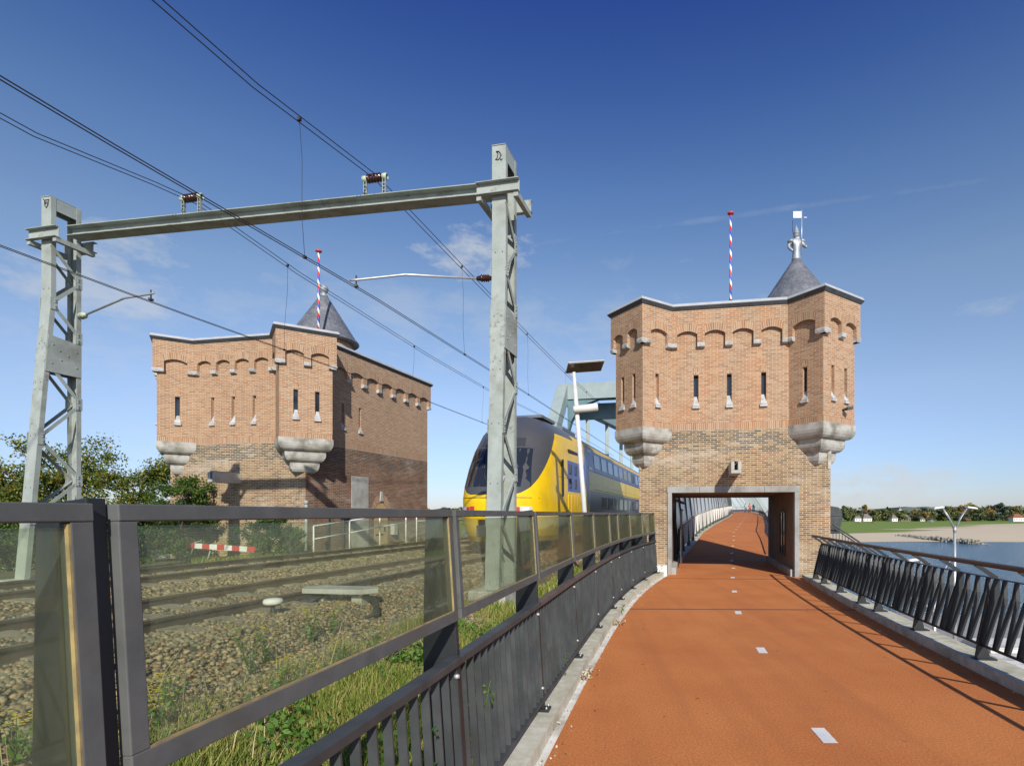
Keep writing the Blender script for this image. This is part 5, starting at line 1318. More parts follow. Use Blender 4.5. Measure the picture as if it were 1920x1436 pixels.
cyclist(30.65, 105, 'orange_cloth', 'cyclist in an orange jacket, between the two others')
cyclist(31.95, 107, 'dark_cloth', 'cyclist in a black coat, rightmost of the three on the bridge')

# stairs behind the river railing, right of the tower
st_ = thing('stair_railing', 'dark balustrade of a stair dropping to the quay behind the river railing', 'railing', P(1560, 1000, 23))
for oy, nm in ((0, 'near'), (1.6, 'far')):
    a, b = P(1562, 983, 22 + oy), P(1680, 1062, 24.5 + oy)
    mb = MB(); mb.tube([a, b, b + (b - a) * .6], .035, 8); mb.build('handrail', 'steel_dark', st_)
    mb = MB()
    for h in (-.12, -.95): mb.bar(a + Vector((0, 0, h)), b + (b - a) * .6 + Vector((0, 0, h)), .03, .04)
    mb.build('rail', 'steel_dark', st_)
    mb = MB()
    for k in range(36):
        p = a + (b - a) * (k * 1.6 / 36); mb.bar(p + Vector((0, 0, -.95)), p + Vector((0, 0, -.12)), .015, .03)
    mb.build('bar_panel', 'steel_dark', st_)
a, b = P(1562, 983, 22.9), P(1680, 1062, 25.3)
for k in range(22):
    mb = MB(); p = a + (b - a) * (k * 1.6 / 22) + Vector((0, 0, -1.05)); mb.box(p, (.34, 1.5, .05)); mb.build('stair_tread', 'galv', st_)
bx = thing('stair_canopy', 'black rounded mesh canopy at the head of the stairs beside the tower', 'canopy', P(1562, 990, 24))
mb = MB(); prf = [(0, 0), (.36, .0), (.52, .62), (.50, .95), (.36, 1.12), (0, 1.18), (-.2, 1.1), (-.2, 0)]
p0 = P(1557, 1000, 24); a = [p0 + Vector((x, 0, z)) for x, z in prf]; b = [p0 + Vector((x, 1.6, z)) for x, z in prf]; k = len(prf)
mb.add(a + b, [tuple(range(k)), tuple(reversed(range(k, 2 * k)))] + [(j + k, (j + 1) % k + k, (j + 1) % k, j) for j in range(k)]); mb.build('shell', 'steel_dark', bx)
mb = MB(); mb.bar(p0 + Vector((.46, -.02, .78)), p0 + Vector((-.2, -.02, .78)), .03, .03); mb.bar(p0 + Vector((.5, -.02, .78)), p0 + Vector((.5, 1.6, .78)), .03, .03); mb.build('rim', 'coping_dark', bx)

# quay lamps with two arms, fence and terrain on the quay
def quay_lamp(px, pyt, Y, lab):
    top = P(px, pyt, Y); zb = -7.9; root = thing('quay_lamp', lab, 'street lamp', (top.x, top.y, zb), 0, 'twin armed lamps on the quay')
    H = top.z - zb; f = 1.6
    mb = MB(); mb.tube([(0, 0, 0), (0, 0, H - 1.2)], [.11, .075], 12); mb.tube([(0, 0, H - 1.6), (0, 0, H - 1.25)], [.085, .11], 12); mb.build('pole', 'galv', root, local=True)
    for sx in (-1, 1):
        mb = MB(); a = Vector((0, 0, H - 1.45)); b = Vector((sx * .72, 0, H - .12))
        for oy in (-.05, .05): mb.tube([a + Vector((0, oy, 0)), a.lerp(b, .5) + Vector((sx * -.03, oy, .05)), b + Vector((0, oy, 0))], .028, 6)
        for t in np.arange(.12, 1, .11): p = a.lerp(b, t); mb.bar(p + Vector((0, -.05, 0)), p + Vector((0, .05, .03)), .015, .015)
        mb.build('arm', 'galv', root, local=True)
        mb = MB(); c = b + Vector((sx * .28 if sx > 0 else -.30, 0, .02)); mb.box(c, (.62, .34, .07), Matrix.Rotation(R(sx * 8), 3, 'Y')); mb.box(c + Vector((0, 0, .045)), (.5, .26, .05), Matrix.Rotation(R(sx * 8), 3, 'Y')); mb.build('lamp_head', 'white', root, local=True, bevel=.02)
quay_lamp(1790, 949, 34, 'tall white twin armed lamp rising above the river railing')
quay_lamp(1752, 1046, 27, 'shorter white twin armed lamp half hidden by the brown handrail')
qf = thing('quay_fence', 'dark low fence along the edge of the quay far below the railing', 'fence', (30, 46, -7.9))
qa = [Vector((8, 58.5, -7.9)), Vector((58, 49.0, -7.9)), Vector((200, 45, -7.9))]
for a, b in zip(qa[:-1], qa[1:]):
    n_ = int((b - a).length / 2.4)
    for h in (.5, 1.05): mb = MB(); mb.bar(a + Vector((0, 0, h)), b + Vector((0, 0, h)), .05, .06); mb.build('rail', 'steel_dark', qf)
    for k in range(min(n_, 45)):
        p = a.lerp(b, k / n_); mb = MB(); mb.bar(p, p + Vector((0, 0, 1.1)), .07, .07); mb.build('post', 'steel_dark', qf)
for (x, y, sx, sy, h, lab) in ((33, 41, 9, 3.0, .35, 'pale stone seating block on the quay under the railing'), (27.5, 36.0, 4.2, 4.2, .25, 'low square stone block on the quay, smaller than the seating block')):
    q_ = thing('stone_block', lab, 'block', (x, y, -7.9)); mb = MB(); mb.box((0, 0, h / 2), (sx, sy, h)); mb.box((0, 0, h + .03), (sx + .2, sy + .2, .06)); mb.build('slab', 'gutter', q_, local=True, bevel=.03)

# ================================================================== FOLIAGE
def leaves(centres, size, jitter, seed, aspect=1.7, up=0.2, dims=2):
    """diamond leaves at given centres (n,3)"""
    r = np.random.default_rng(seed); n = len(centres)
    d1 = r.normal(size=(n, 3)); d1[:, 2] += up; d1 /= np.linalg.norm(d1, axis=1, keepdims=True)
    d2 = r.normal(size=(n, 3)); d2 -= (d2 * d1).sum(1, keepdims=True) * d1; d2 /= np.linalg.norm(d2, axis=1, keepdims=True)
    sz = (size * r.uniform(.6, 1.35, n))[:, None]
    c = centres + r.normal(size=(n, 3)) * jitter
    v = np.stack([c - d1 * sz, c + d2 * sz / aspect, c + d1 * sz, c - d2 * sz / aspect], 1).reshape(-1, 3)
    return v, np.arange(n * 4).reshape(n, 4)

def tree(name, label, base, h, rad, nbr, nleaf, lsize, m, seed, group=None, trunk_r=.12, low=.25, cat='tree', limbs=True):
    r = random.Random(seed); root = thing(name, label, cat, base, 0, group)
    B = Vector(base); tips = []
    mb = MB(); top = Vector((r.uniform(-.1, .1) * h, r.uniform(-.1, .1) * h, h * .8))
    tr_ = [Vector((0, 0, -.2)), top * .3 + Vector((r.uniform(-.05, .05) * h, 0, 0)), top * .65, top]
    mb.tube(tr_, [trunk_r, trunk_r * .75, trunk_r * .45, trunk_r * .12], 8)
    for k in range(nbr):
        f = low + (1 - low) * (k + r.random()) / nbr; f = min(f, .97)
        i = min(2, int(f * 3)); st = tr_[i].lerp(tr_[i + 1], min(1, f * 3 - i))
        az = r.uniform(0, 2 * math.pi); reach = rad * (1.05 - .55 * abs(f - .45)) * r.uniform(.65, 1.1)
        e = st + Vector((math.cos(az) * reach, math.sin(az) * reach, h * r.uniform(.03, .22)))
        mid = st.lerp(e, .5) + Vector((0, 0, h * .04)); 
        if limbs: mb.tube([st, mid, e], [trunk_r * .35, trunk_r * .2, trunk_r * .06], 5)
        for q_ in range(5):
            t = .35 + .65 * (q_ + r.random()) / 5; p = st.lerp(e, t) if t > .5 else st.lerp(mid, t * 2)
            tw = p + Vector((r.uniform(-1, 1), r.uniform(-1, 1), r.uniform(-.2, 1))) * rad * .28
            if limbs: mb.tube([p, tw], [trunk_r * .10, trunk_r * .03], 4, cap=False)
            tips.append((tw, rad * r.uniform(.12, .24))); tips.append((p.lerp(tw, .6), rad * r.uniform(.08, .18)))
    if limbs: mb.build('trunk', 'bark', root, local=True)
    else:
        mb = MB(); mb.tube(tr_, [trunk_r, trunk_r * .75, trunk_r * .45, trunk_r * .12], 6); mb.build('trunk', 'bark', root, local=True)
    rg = np.random.default_rng(seed); tc_ = np.array([t[0][:] for t in tips]); tr2 = np.array([t[1] for t in tips])
    pick = rg.integers(0, len(tips), nleaf); off = rg.normal(size=(nleaf, 3)); off /= np.linalg.norm(off, axis=1, keepdims=True); off *= (rg.random(nleaf) ** .5)[:, None]
    off[:, 2] *= .75
    cen_ = tc_[pick] + off * tr2[pick][:, None] * 1.25 + np.array(B)
    v, f = leaves(cen_, lsize, lsize * .3, seed + 1)
    np_mesh('crown', v, f, m, root); return root
G1 = 'young trees and bushes left of the rails'
def gp(px, Y, z): p = P(px, 963, Y); return (p.x, p.y, z)
tree('ash_tree', 'tall yellowing ash tree behind the left mast, at the picture edge', gp(15, 24, -1.5), 5.9, 2.3, 30, 17000, .055, 'leaf_a', 21, G1, .12, .2)
tree('ash_tree', 'ash tree seen through the lattice of the left mast', gp(118, 27, -2.4), 8.0, 2.5, 30, 17000, .06, 'leaf_a', 22, G1, .13, .25)
tree('ash_tree', 'rounder ash tree between the left mast and the guard tower bush', gp(225, 25, -1.6), 6.4, 2.0, 30, 17000, .055, 'leaf_a', 23, G1, .12, .2)
tree('bush', 'dark leafy bush against the left corner of the left tower', gp(335, 20.4, .2), 3.1, 1.15, 24, 14000, .042, 'leaf_b', 24, G1, .06, .05, 'bush')
tree('bush', 'dark bush low behind the barrier board', gp(262, 18.6, .2), 1.9, 1.2, 22, 13000, .042, 'leaf_b', 25, G1, .05, .05, 'bush')
tree('bush', 'low green shrub in front of the left tower wall', gp(505, 19.0, .3), 1.55, .85, 18, 8000, .038, 'leaf_b', 26, G1, .04, .05, 'bush')
tree('bush', 'small green shrub at the front corner of the left tower', gp(550, 19.0, .3), 1.2, .6, 14, 5000, .038, 'leaf_b', 28, G1, .03, .05, 'bush')
tree('bush', 'bush at the far left behind the first glass panel', gp(110, 18.5, .1), 2.1, 1.5, 24, 13000, .042, 'leaf_b', 27, G1, .05, .05, 'bush')
tree('bush', 'bush at the left picture edge below the ash trees', gp(-20, 17.0, .1), 2.0, 1.5, 22, 11000, .042, 'leaf_b', 29, G1, .05, .05, 'bush')
# far trees: beyond the river on the left
G2 = 'far trees on the horizon between the left tower and the train'
r_ = random.Random(5)
for k, px in enumerate([806, 817, 829, 843, 857, 868]):
    Y = 520 + 30 * (k % 3); h = [9, 7, 13, 8, 12, 9][k]
    tree('distant_tree', ['first', 'second', 'third', 'fourth', 'fifth', 'sixth'][k] + ' far tree from the left tower towards the train', gp(px, Y, -8.6), h + 7, 6, 9, 700, 1.0, ['leaf_far1', 'leaf_far2'][k % 2], 60 + k, G2, .4, .15, limbs=False)
# far trees: riverside village on the right
G3 = 'trees round the village across the river'
ONES = ['', 'first', 'second', 'third', 'fourth', 'fifth', 'sixth', 'seventh', 'eighth', 'ninth', 'tenth', 'eleventh', 'twelfth', 'thirteenth', 'fourteenth', 'fifteenth', 'sixteenth', 'seventeenth', 'eighteenth', 'nineteenth', 'twentieth']
def ordw(k): return ONES[k] if k <= 20 else 'twenty ' + ONES[k - 20]
FT = [(1588, 950, 26, 1), (1568, 953, 12, 2), (1607, 958, 12, 2), (1622, 949, 18, 3), (1640, 956, 16, 1), (1652, 956, 18, 1), (1665, 958, 22, 1), (1676, 954, 20, 2), (1688, 958, 20, 1), (1700, 960, 18, 2),
      (1712, 955, 14, 3), (1722, 958, 16, 2), (1731, 960, 18, 3), (1741, 950, 16, 2), (1752, 955, 16, 1), (1762, 955, 18, 2), (1771, 953, 18, 1), (1780, 948, 20, 1), (1797, 946, 24, 3), (1812, 944, 22, 3), (1826, 948, 20, 1), (1840, 949, 18, 1), (1852, 951, 18, 3), (1866, 946, 20, 2), (1877, 941, 15, 2), (1892, 950, 22, 1), (1903, 947, 18, 3), (1915, 955, 20, 1),
      (1596, 962, 18, 1), (1634, 961, 16, 2), (1659, 963, 18, 2), (1694, 964, 16, 1), (1718, 966, 14, 2), (1745, 965, 14, 2), (1768, 966, 16, 1), (1790, 965, 18, 2), (1806, 966, 18, 2), (1835, 967, 18, 2), (1855, 966, 18, 2), (1882, 965, 18, 2)]
for k, (px, pyt, wpx, kind) in enumerate(FT):
    Y = 790 + 18 * (k % 4) + (30 if pyt < 955 else 0); top = P(px, pyt, Y).z; base = -8.7; h = top - base
    tree('riverside_tree', {1: 'green', 2: 'dark green', 3: 'autumn yellow'}[kind] + ' tree, ' + ordw(1 + sum(1 for q in (FT[:28] if k < 28 else FT[28:]) if q[0] < px)) + (' from the left in the tall row across the river' if k < 28 else ' from the left in the low front row of village trees'), gp(px, Y, base), h, wpx * Y / F / 2 * 1.25, 12, 2200, 1.25, 'leaf_far%d' % kind, 100 + k, G3, .5, .08, limbs=False)
hd = MB()
tree('hedge', 'long dark hedge under the trees across the river', gp(1740, 786, -8.7), 5, 5, 8, 400, 1.0, 'leaf_far2', 90, None, .3, .1, 'hedge', limbs=False)

# houses across the river
def house(px, pyb, wpx, hpx, rpx, Y, roofm, label, hip=.35, wall='white', cat='house', depth=9):
    c = P(px, pyb, Y); z0 = -8.7; w = wpx * Y / F; h = hpx * Y / F; r2 = rpx * Y / F
    root = thing('house', label, cat, (c.x, c.y, z0)); h += c.z - z0
    mb = MB(); mb.box((0, depth / 2, h / 2), (w, depth, h)); wl = mb.build('wall', wall, root, local=True)
    mb = MB(); e = .6; x = w / 2 + e; vs = [(-x, -e, h - .2), (x, -e, h - .2), (x, depth + e, h - .2), (-x, depth + e, h - .2), (-x + hip * w, depth / 2, h + r2), (x - hip * w, depth / 2, h + r2)]
    mb.add(vs, [(0, 1, 5, 4), (1, 2, 5), (2, 3, 4, 5), (3, 0, 4), (3, 2, 1, 0)]); rf = mb.build('roof', roofm, root, local=True)
    mb = MB(); mb.box((w * .12, depth / 2, h + r2 + .2), (1.0, 1.0, 1.6)); mb.build('chimney', 'tile_red', rf, local=True)
    n_ = max(2, int(w / 3.2))
    for k in range(n_):
        mb = MB(); mb.box((-w / 2 + w * (k + .5) / n_, -.03, h * .5), (1.2, .1, 1.5)); mb.build('window', 'glass_dark', root, local=True)
house(1609, 976, 12, 5, 6, 780, 'thatch', 'small white thatched cottage, leftmost across the river')
house(1627, 975, 16, 4, 8, 785, 'thatch', 'wide white cottage with a big thatched roof, second from the left across the river')
house(1678, 975, 11, 4, 7, 780, 'thatch', 'white gabled cottage with thatched roof, third across the river', .5)
house(1697, 975, 22, 3, 8, 790, 'thatch', 'long brown farmhouse under a dark thatched roof across the river', .25, 'thatch')
house(1730, 976, 9, 3, 6, 785, 'thatch', 'pale hut with steep dark roof, right of the farmhouse', .5, 'louvre')
house(1749, 979, 5, 3, .5, 730, 'white', 'tiny white shed standing alone in the meadow')
house(1911, 976, 22, 6, 7, 770, 'tile_red', 'white house with red tiled roof at the right edge')
house(1816, 977, 8, 3, 3, 780, 'tile_red', 'small shelter with orange red roof before the dark trees', .3, 'bark')
ch = thing('church_tower', 'slim white church tower peeping over the far trees', 'church tower', gp(1687, 900, -8)); mb = MB()
hh = P(1687, 955, 900).z + 8; mb.box((0, 0, hh / 2), (4.5, 4.5, hh)); mb.build('shaft', 'white', ch, local=True)
mb = MB(); mb.lathe((0, 0, hh), [(3.2, 0), (.1, 5.5)], 4, smooth=False, a0=math.pi / 4); mb.build('spire', 'thatch', ch, local=True)
# cattle in the meadow
for k, (px, py) in enumerate([(1613, 980), (1622, 982), (1630, 981), (1640, 983), (1648, 981), (1656, 982.5)]):
    Y = 640; p = P(px, 963, Y); root = thing('cow', ['brown cow grazing leftmost in the herd across the river', 'second brown cow of the herd', 'third cow of the herd, middle left', 'fourth cow of the herd, middle right', 'fifth cow of the herd', 'brown cow at the right end of the herd'][k], 'cow', (p.x, Y + 12 * (k % 3), float(farz(np.array([p.x]), np.array([Y + 12.0 * (k % 3)]))[0])), R(20 * k), 'cattle grazing across the river')
    V = [(0, 0, 1.15), (.6, 0, 1.2), (1.15, 0, 1.15), (1.55, 0, .95), (1.85, 0, .55), (-.55, 0, 1.2), (-.9, 0, 1.15),
         (.75, .22, .6), (.75, .22, 0), (.75, -.22, .6), (.75, -.22, 0), (-.7, .22, .65), (-.75, .22, 0), (-.7, -.22, .65), (-.75, -.22, 0)]
    skin_obj('body', V, [(0, 1), (1, 2), (2, 3), (3, 4), (0, 5), (5, 6), (1, 7), (7, 8), (1, 9), (9, 10), (5, 11), (11, 12), (5, 13), (13, 14)], [.42, .40, .25, .18, .14, .40, .22, .13, .07, .13, .07, .15, .07, .15, .07], 'cow', root, 1)

# groyne of stones
rg = np.random.default_rng(3)
ico_v = np.array([(0, 0, 1), (.894, 0, .447), (.276, .851, .447), (-.724, .526, .447), (-.724, -.526, .447), (.276, -.851, .447), (.724, .526, -.447), (-.276, .851, -.447), (-.894, 0, -.447), (-.276, -.851, -.447), (.724, -.526, -.447), (0, 0, -1)])
ico_f = np.array([(0, 1, 2), (0, 2, 3), (0, 3, 4), (0, 4, 5), (0, 5, 1), (1, 6, 2), (2, 7, 3), (3, 8, 4), (4, 9, 5), (5, 10, 1), (1, 10, 6), (2, 6, 7), (3, 7, 8), (4, 8, 9), (5, 9, 10), (11, 6, 10), (11, 7, 6), (11, 8, 7), (11, 9, 8), (11, 10, 9)])
def rocks(centres, size, rg, flat=.7):
    n = len(centres); v = np.repeat(ico_v[None], n, 0) * (1 + rg.uniform(-.42, .30, size=(n, 12, 1)))
    sc = size * rg.uniform(.55, 1.35, (n, 1, 1)); ax = rg.uniform(.65, 1.3, (n, 1, 3)); ax[:, :, 2] *= flat
    v = v * sc * ax; a = rg.uniform(0, 2 * np.pi, n); t = rg.uniform(-.5, .5, n); ca, sa = np.cos(a)[:, None], np.sin(a)[:, None]; ct, st = np.cos(t)[:, None], np.sin(t)[:, None]
    x, y, z = v[..., 0], v[..., 1], v[..., 2]; x, z = x * ct - z * st, x * st + z * ct; x, y = x * ca - y * sa, x * sa + y * ca
    v = np.stack([x, y, z], -1) + centres[:, None]; f = (ico_f[None] + (np.arange(n) * 12)[:, None, None]).reshape(-1, 3)
    return v.reshape(-1, 3), f
n = 2600; t = rg.random(n) ** .8; ax_ = np.array([P(1690, 1003, 330)[:2], P(1826, 1019, 262)[:2]]); c = ax_[0] * (1 - t[:, None]) + ax_[1] * t[:, None]
wd = rg.normal(size=n) * 3.2; c[:, 1] += wd * 1.6; c[:, 0] += rg.normal(size=n) * 1.5
z = -12.3 + np.maximum(0, 2.1 - abs(wd) * .55) * rg.random(n) ** .4
v, f = rocks(np.column_stack([c, z]), .62, rg, .8); gr_ = np_mesh('groyne', v, f, 'groyne'); tag(gr_, 'low groyne of pale rocks reaching into the river', 'groyne', kind='stuff')

# ballast stones -------------------------------------------------------------
def near_w(s): return s
def scatter(n, s0, s1, d0, d1, size, lift, seed, keep=None):
    rg = np.random.default_rng(seed); s = s0 + (s1 - s0) * rg.random(n) ** 1.0; d = rg.uniform(d0, d1, n)
    if keep is not None: k = keep(s, d, rg); s, d = s[k], d[k]
    z = np.interp(d, ZE_D, ZE_Z) + rg.uniform(-.3, .9, len(s)) * lift
    x = d * CA + s * SA; y = -d * SA + s * CA; return rocks(np.column_stack([x, y, z]), size, rg)
def keep_off_rails(s, d, rg):
    k = np.ones(len(s), bool)
    for dc in (-6.6, -10.75):
        for e in (-.7535, .7535): k &= abs(d - dc - e) > .10
        on = (abs(d - dc) < 1.28) & (abs(((s + 4) % .6) - .0) < .15) | (abs(d - dc) < 1.28) & (abs(((s + 4) % .6) - .6) < .15)
        k &= ~(on & (rg.random(len(s)) > .25))
    return k
vv = []; ff = []; b = 0
for (n, s0, s1, d0, d1, sz, lift, sd_) in ((42000, -2.5, 9.5, -5.9, -3.35, .026, .035, 1), (18000, -1, 13, -8.2, -5.3, .027, .022, 2), (16000, 1, 18, -12.7, -7.8, .034, .028, 3), (4500, 8, 22, -5.9, -4.1, .045, .03, 4), (3000, -2, 9, -3.5, -2.9, .028, .02, 5)):
    v, f = scatter(n, s0, s1, d0, d1, sz, lift, sd_, keep_off_rails); vv.append(v); ff.append(f + b); b += len(v)
bs = np_mesh('ballast_stones', np.concatenate(vv), np.concatenate(ff), 'stones'); tag(bs, 'loose grey and brown ballast stones around the tracks', 'ballast', kind='stuff')

# verge grass ------------------------------------------------------------------
def blades(n, s0, s1, d0, d1, h, w, seed, m, name, lab, dens=None):
    rg = np.random.default_rng(seed); s = rg.uniform(s0, s1, n); d = rg.uniform(d0, d1, n)
    k = np.sin(s * 2.1 + 1.3 * np.sin(d * 3)) * .5 + np.sin(s * 5.3 + d * 4) * .3 + rg.random(n) > -.15
    if dens is not None: k &= dens(s, d, rg)
    s, d = s[k], d[k]; n = len(s); x = d * CA + s * SA; y = -d * SA + s * CA
    ok = x < fP(np.clip(y, -1.5, 18)) - .16; x, y, s, d = x[ok], y[ok], s[ok], d[ok]; n = len(s)
    z = np.interp(d, ZE_D, ZE_Z) - .02
    hh = h * rg.uniform(.35, 1.25, n) * (0.8 + .35 * np.sin(s * 3.1 + d * 2)); az = rg.uniform(0, 2 * np.pi, n); lean = rg.uniform(.1, .95, n) * hh; ww = w * rg.uniform(.6, 1.4, n)
    dx, dy = np.cos(az), np.sin(az); px_, py_ = -dy, dx
    B0 = np.column_stack([x, y, z]); side_ = np.column_stack([px_, py_, np.zeros(n)]) * ww[:, None]
    mid = B0 + np.column_stack([dx * lean * .35, dy * lean * .35, hh * .6]); tip = B0 + np.column_stack([dx * lean, dy * lean, hh])
    v = np.stack([B0 - side_, B0 + side_, mid + side_ * .8, mid - side_ * .8, tip + side_ * .1, tip - side_ * .1], 1).reshape(-1, 3)
    i = np.arange(n)[:, None] * 6; f = np.concatenate([i + [0, 1, 2, 3], i + [3, 2, 4, 5]])
    o = np_mesh(name, v, f, m); return tag(o, lab, 'grass', kind='stuff')
blades(44000, -1.5, 9.0, -4.15, -3.0, .14, .0035, 36, 'grass', 'grass', 'thin grass creeping into the ballast shoulder', lambda s, d, rg: rg.random(len(s)) < .35 + .65 * (np.sin(s * 1.7) * np.sin(d * 5 + s) > -.1))
blades(105000, -1.5, 8.5, -3.45, -1.15, .20, .0042, 31, 'grass', 'grass', 'yellow green verge grass behind the fence')
blades(26000, 8.5, 18.5, -3.7, -1.2, .20, .009, 32, 'grass', 'grass', 'verge grass further along behind the fence')
blades(9000, 14, 25, -16.5, -13.0, .17, .010, 34, 'grass', 'grass', 'tall grass at the foot of the left tower')
blades(190, -1.0, 9, -4.3, -3.0, .70, .0035, 35, 'straw', 'grass', 'dry grass stalks standing above the verge')
# broad weed leaves
rg = np.random.default_rng(41); n = 7000; cl = rg.uniform([-1, -3.6], [8, -1.5], (60, 2)); pk = rg.integers(0, 60, n); sd2 = cl[pk] + rg.normal(size=(n, 2)) * .16
x = sd2[:, 1] * CA + sd2[:, 0] * SA; y = -sd2[:, 1] * SA + sd2[:, 0] * CA; ok = x < fP(np.clip(y, -1.5, 18)) - .2; x, y = x[ok], y[ok]
z = np.interp(sd2[ok][:, 1], ZE_D, ZE_Z) + rg.uniform(.02, .22, len(x)); v, f = leaves(np.column_stack([x, y, z]), .026, .01, 42, 1.5, .1)
tag(np_mesh('ground_cover', v, f, 'weed'), 'broad leaved weeds creeping through the verge', 'weeds', kind='stuff')

def ragwort(s, d, h, seed):
    r = random.Random(seed); z = ZE(s, d); root = thing('ragwort', 'yellow flowered ragwort plant, ' + ordw(seed - 199) + ' counted along the ballast shoulder', 'plant', T(s, d, z), 0, 'yellow ragwort plants between grass and ballast')
    mb = MB(); fl = MB(); lv = []
    for k in range(r.randint(5, 8)):
        a = r.uniform(0, 6.28); e = Vector((math.cos(a) * h * r.uniform(.1, .4), math.sin(a) * h * r.uniform(.1, .4), h * r.uniform(.7, 1.1)))
        mb.tube([(0, 0, 0), e * .5 + Vector((0, 0, .05)), e], [.004, .003, .002], 4)
        for q_ in range(9): lv.append(e * r.uniform(.15, .85) + Vector((r.uniform(-.03, .03), r.uniform(-.03, .03), 0)))
        for q_ in range(r.randint(4, 8)):
            c = e + Vector((r.uniform(-.05, .05), r.uniform(-.05, .05), r.uniform(-.03, .03)))
            n_ = 7; pts = [c + Vector((.011 * math.cos(6.28 * i / n_), .011 * math.sin(6.28 * i / n_), .001)) for i in range(n_)]
            fl.add(pts + [c + Vector((0, 0, -.008))], [tuple(range(n_))] + [(i, n_, (i + 1) % n_) for i in range(n_)])
    mb.build('stem', 'weed', root, local=True); fl.build('flower', 'flower', root, local=True)
    v, f = leaves(np.array([p[:] for p in lv]) + np.array(root.location), .028, .01, seed, 2.6, .3); np_mesh('leaf', v, f, 'weed', root)
for k, (px, py, h) in enumerate([(470, 1230, .5), (500, 1215, .4), (585, 1180, .45), (620, 1165, .4), (640, 1200, .35), (700, 1175, .35), (560, 1250, .35), (300, 1320, .3), (320, 1290, .3), (520, 1260, .4), (30, 1400, .35)]):
    # the ground point seen at this pixel
    k0 = EYE - .40; Y = F * k0 / (py + 40 - HZ); X = (px - CX) * Y / F; d = X * CA - Y * SA; s = X * SA + Y * CA
    ragwort(s, min(max(d, -5.2), -2.6), h, 200 + k)

# leaves growing through the fence
def creeper(px, py, Y, seed, lab, n=16):
    r = random.Random(seed); c = P(px, py, Y); root = thing('creeper', lab, 'plant', c)
    mb = MB(); e = Vector((.03, 0, .16)); mb.tube([(-.02, .06, -.14), (0, 0, 0), e], .003, 4); mb.build('stem', 'weed', root, local=True)
    cs = [Vector((-.02, .03, -.14)).lerp(e, r.random()) + Vector((r.uniform(-.04, .04), r.uniform(-.02, .02), 0)) for _ in range(n)]
    v, f = leaves(np.array([p[:] for p in cs]) + np.array(c), .022, .005, seed, 1.7, .3); np_mesh('leaf', v, f, 'weed', root)
creeper(911, 1320, 3.72, 1, 'small leafy shoot poking through the fence slats halfway along')
creeper(797, 1425, 2.85, 2, 'leafy shoot poking through the fence slats at the bottom edge')
creeper(1056, 1250, 6.3, 3, 'tiny green weed on the kerb under the fence', 22)
creeper(1166, 1148, 10.9, 4, 'green tuft at the kerb step near the tower', 22)
creeper(1238, 1070, 17.2, 5, 'grass tuft at the foot of the tower plinth', 22)

def litter(px, py, lab, seed, n=70, sp=.10):
    r = np.random.default_rng(seed); Y = F * (EYE - .03) / (py - HZ); X = (px - CX) * Y / F; root = thing('leaf_litter', lab, 'leaf litter', (X, Y, .01))
    c = np.column_stack([X + r.normal(size=n) * sp * .8, Y + r.normal(size=n) * sp, .015 + r.random(n) * .05]); v, f = leaves(c, .024, .004, seed, 1.5, 0.0); np_mesh('leaf', v, f, 'dry', root)
M['dry'] = leaf_mat('dead leaves', [(0.12, 0.06, 0.03), (0.3, 0.16, 0.07), (0.5, 0.42, 0.28), (0.62, 0.6, 0.5)], .1)
litter(1097, 1265, 'small heap of dead leaves and paper in the gutter', 1, 90, .09)
litter(1155, 1168, 'heap of dead leaves in the gutter at the kerb step', 2, 80, .09)

# ---- concrete cable cover, cable loops, cable stub on the ballast
def gpt(px, py, z): Y = F * (EYE - z) / (py - HZ); return Vector(((px - CX) * Y / F, Y, z))
cc = gpt(640, 1150, .52); cb = thing('cable_box', 'concrete cable cover on blocks with black cables looping under it', 'cable box', cc)
ctop = cc + Vector((0, 0, .36)); rt_ = Matrix.Rotation(-AL + R(4), 3, 'Z')
mb = MB(); o_ = [(-.50, -.17), (.38, -.17), (.56, .02), (.44, .22), (-.42, .26), (-.62, .08)]
mb.prism([tuple((ctop + rt_ @ Vector((x, y, 0)))[:2]) for x, y in o_], ctop.z - .06, ctop.z + .01); mb.build('cover_slab', 'concrete', cb, bevel=.01)
for x in (-.34, .26): mb = MB(); mb.box(cc + rt_ @ Vector((x, .06, .12)), (.16, .22, .42), rt_); mb.build('block', 'concrete', cb, bevel=.01)
for k in range(5):
    mb = MB(); x = -.36 + k * .035; mb.tube([cc + rt_ @ Vector((x + .02, .0, .30)), cc + rt_ @ Vector((x - .12, -.18, .20)), cc + rt_ @ Vector((x - .26, -.26, .03)), cc + rt_ @ Vector((x - .55, -.2, .01))], .021, 6); mb.build('cable', 'rubber', cb)
for k in range(3):
    a0 = .03 * k; mb = MB(); mb.tube([cc + rt_ @ Vector(p) for p in ((.38, -.02, .28), (.56 + a0, -.12, .22), (.66 + a0, -.26, .06), (.55, -.38 - a0, .02), (.30, -.40 - a0, .02), (.05, -.30 - a0, .06), (-.12, -.24, .12))], .021, 6); mb.build('cable', 'rubber', cb)
cs = gpt(512, 1166, .60); cq = thing('cable_stub', 'small mushroom shaped concrete marker with black cable at its foot', 'marker', cs)
mb = MB(); mb.tube([cs, cs + Vector((0, 0, .22))], .028, 8); mb.build('stem', 'rubber', cq); mb = MB(); mb.lathe(cs + Vector((0, 0, .22)), [(.09, 0), (.115, .02), (.115, .045), (.10, .07), (.05, .08)], 14); mb.build('cap', 'gutter', cq)
for k in range(3): mb = MB(); mb.tube([cs + Vector((-.03, 0, .02)), cs + Vector((-.12, -.08 - .03 * k, .05)), cs + Vector((.05, -.16 - .03 * k, .01)), cs + Vector((.25, -.10 - .03 * k, .01))], .012, 5); mb.build('cable', 'rubber', cq)
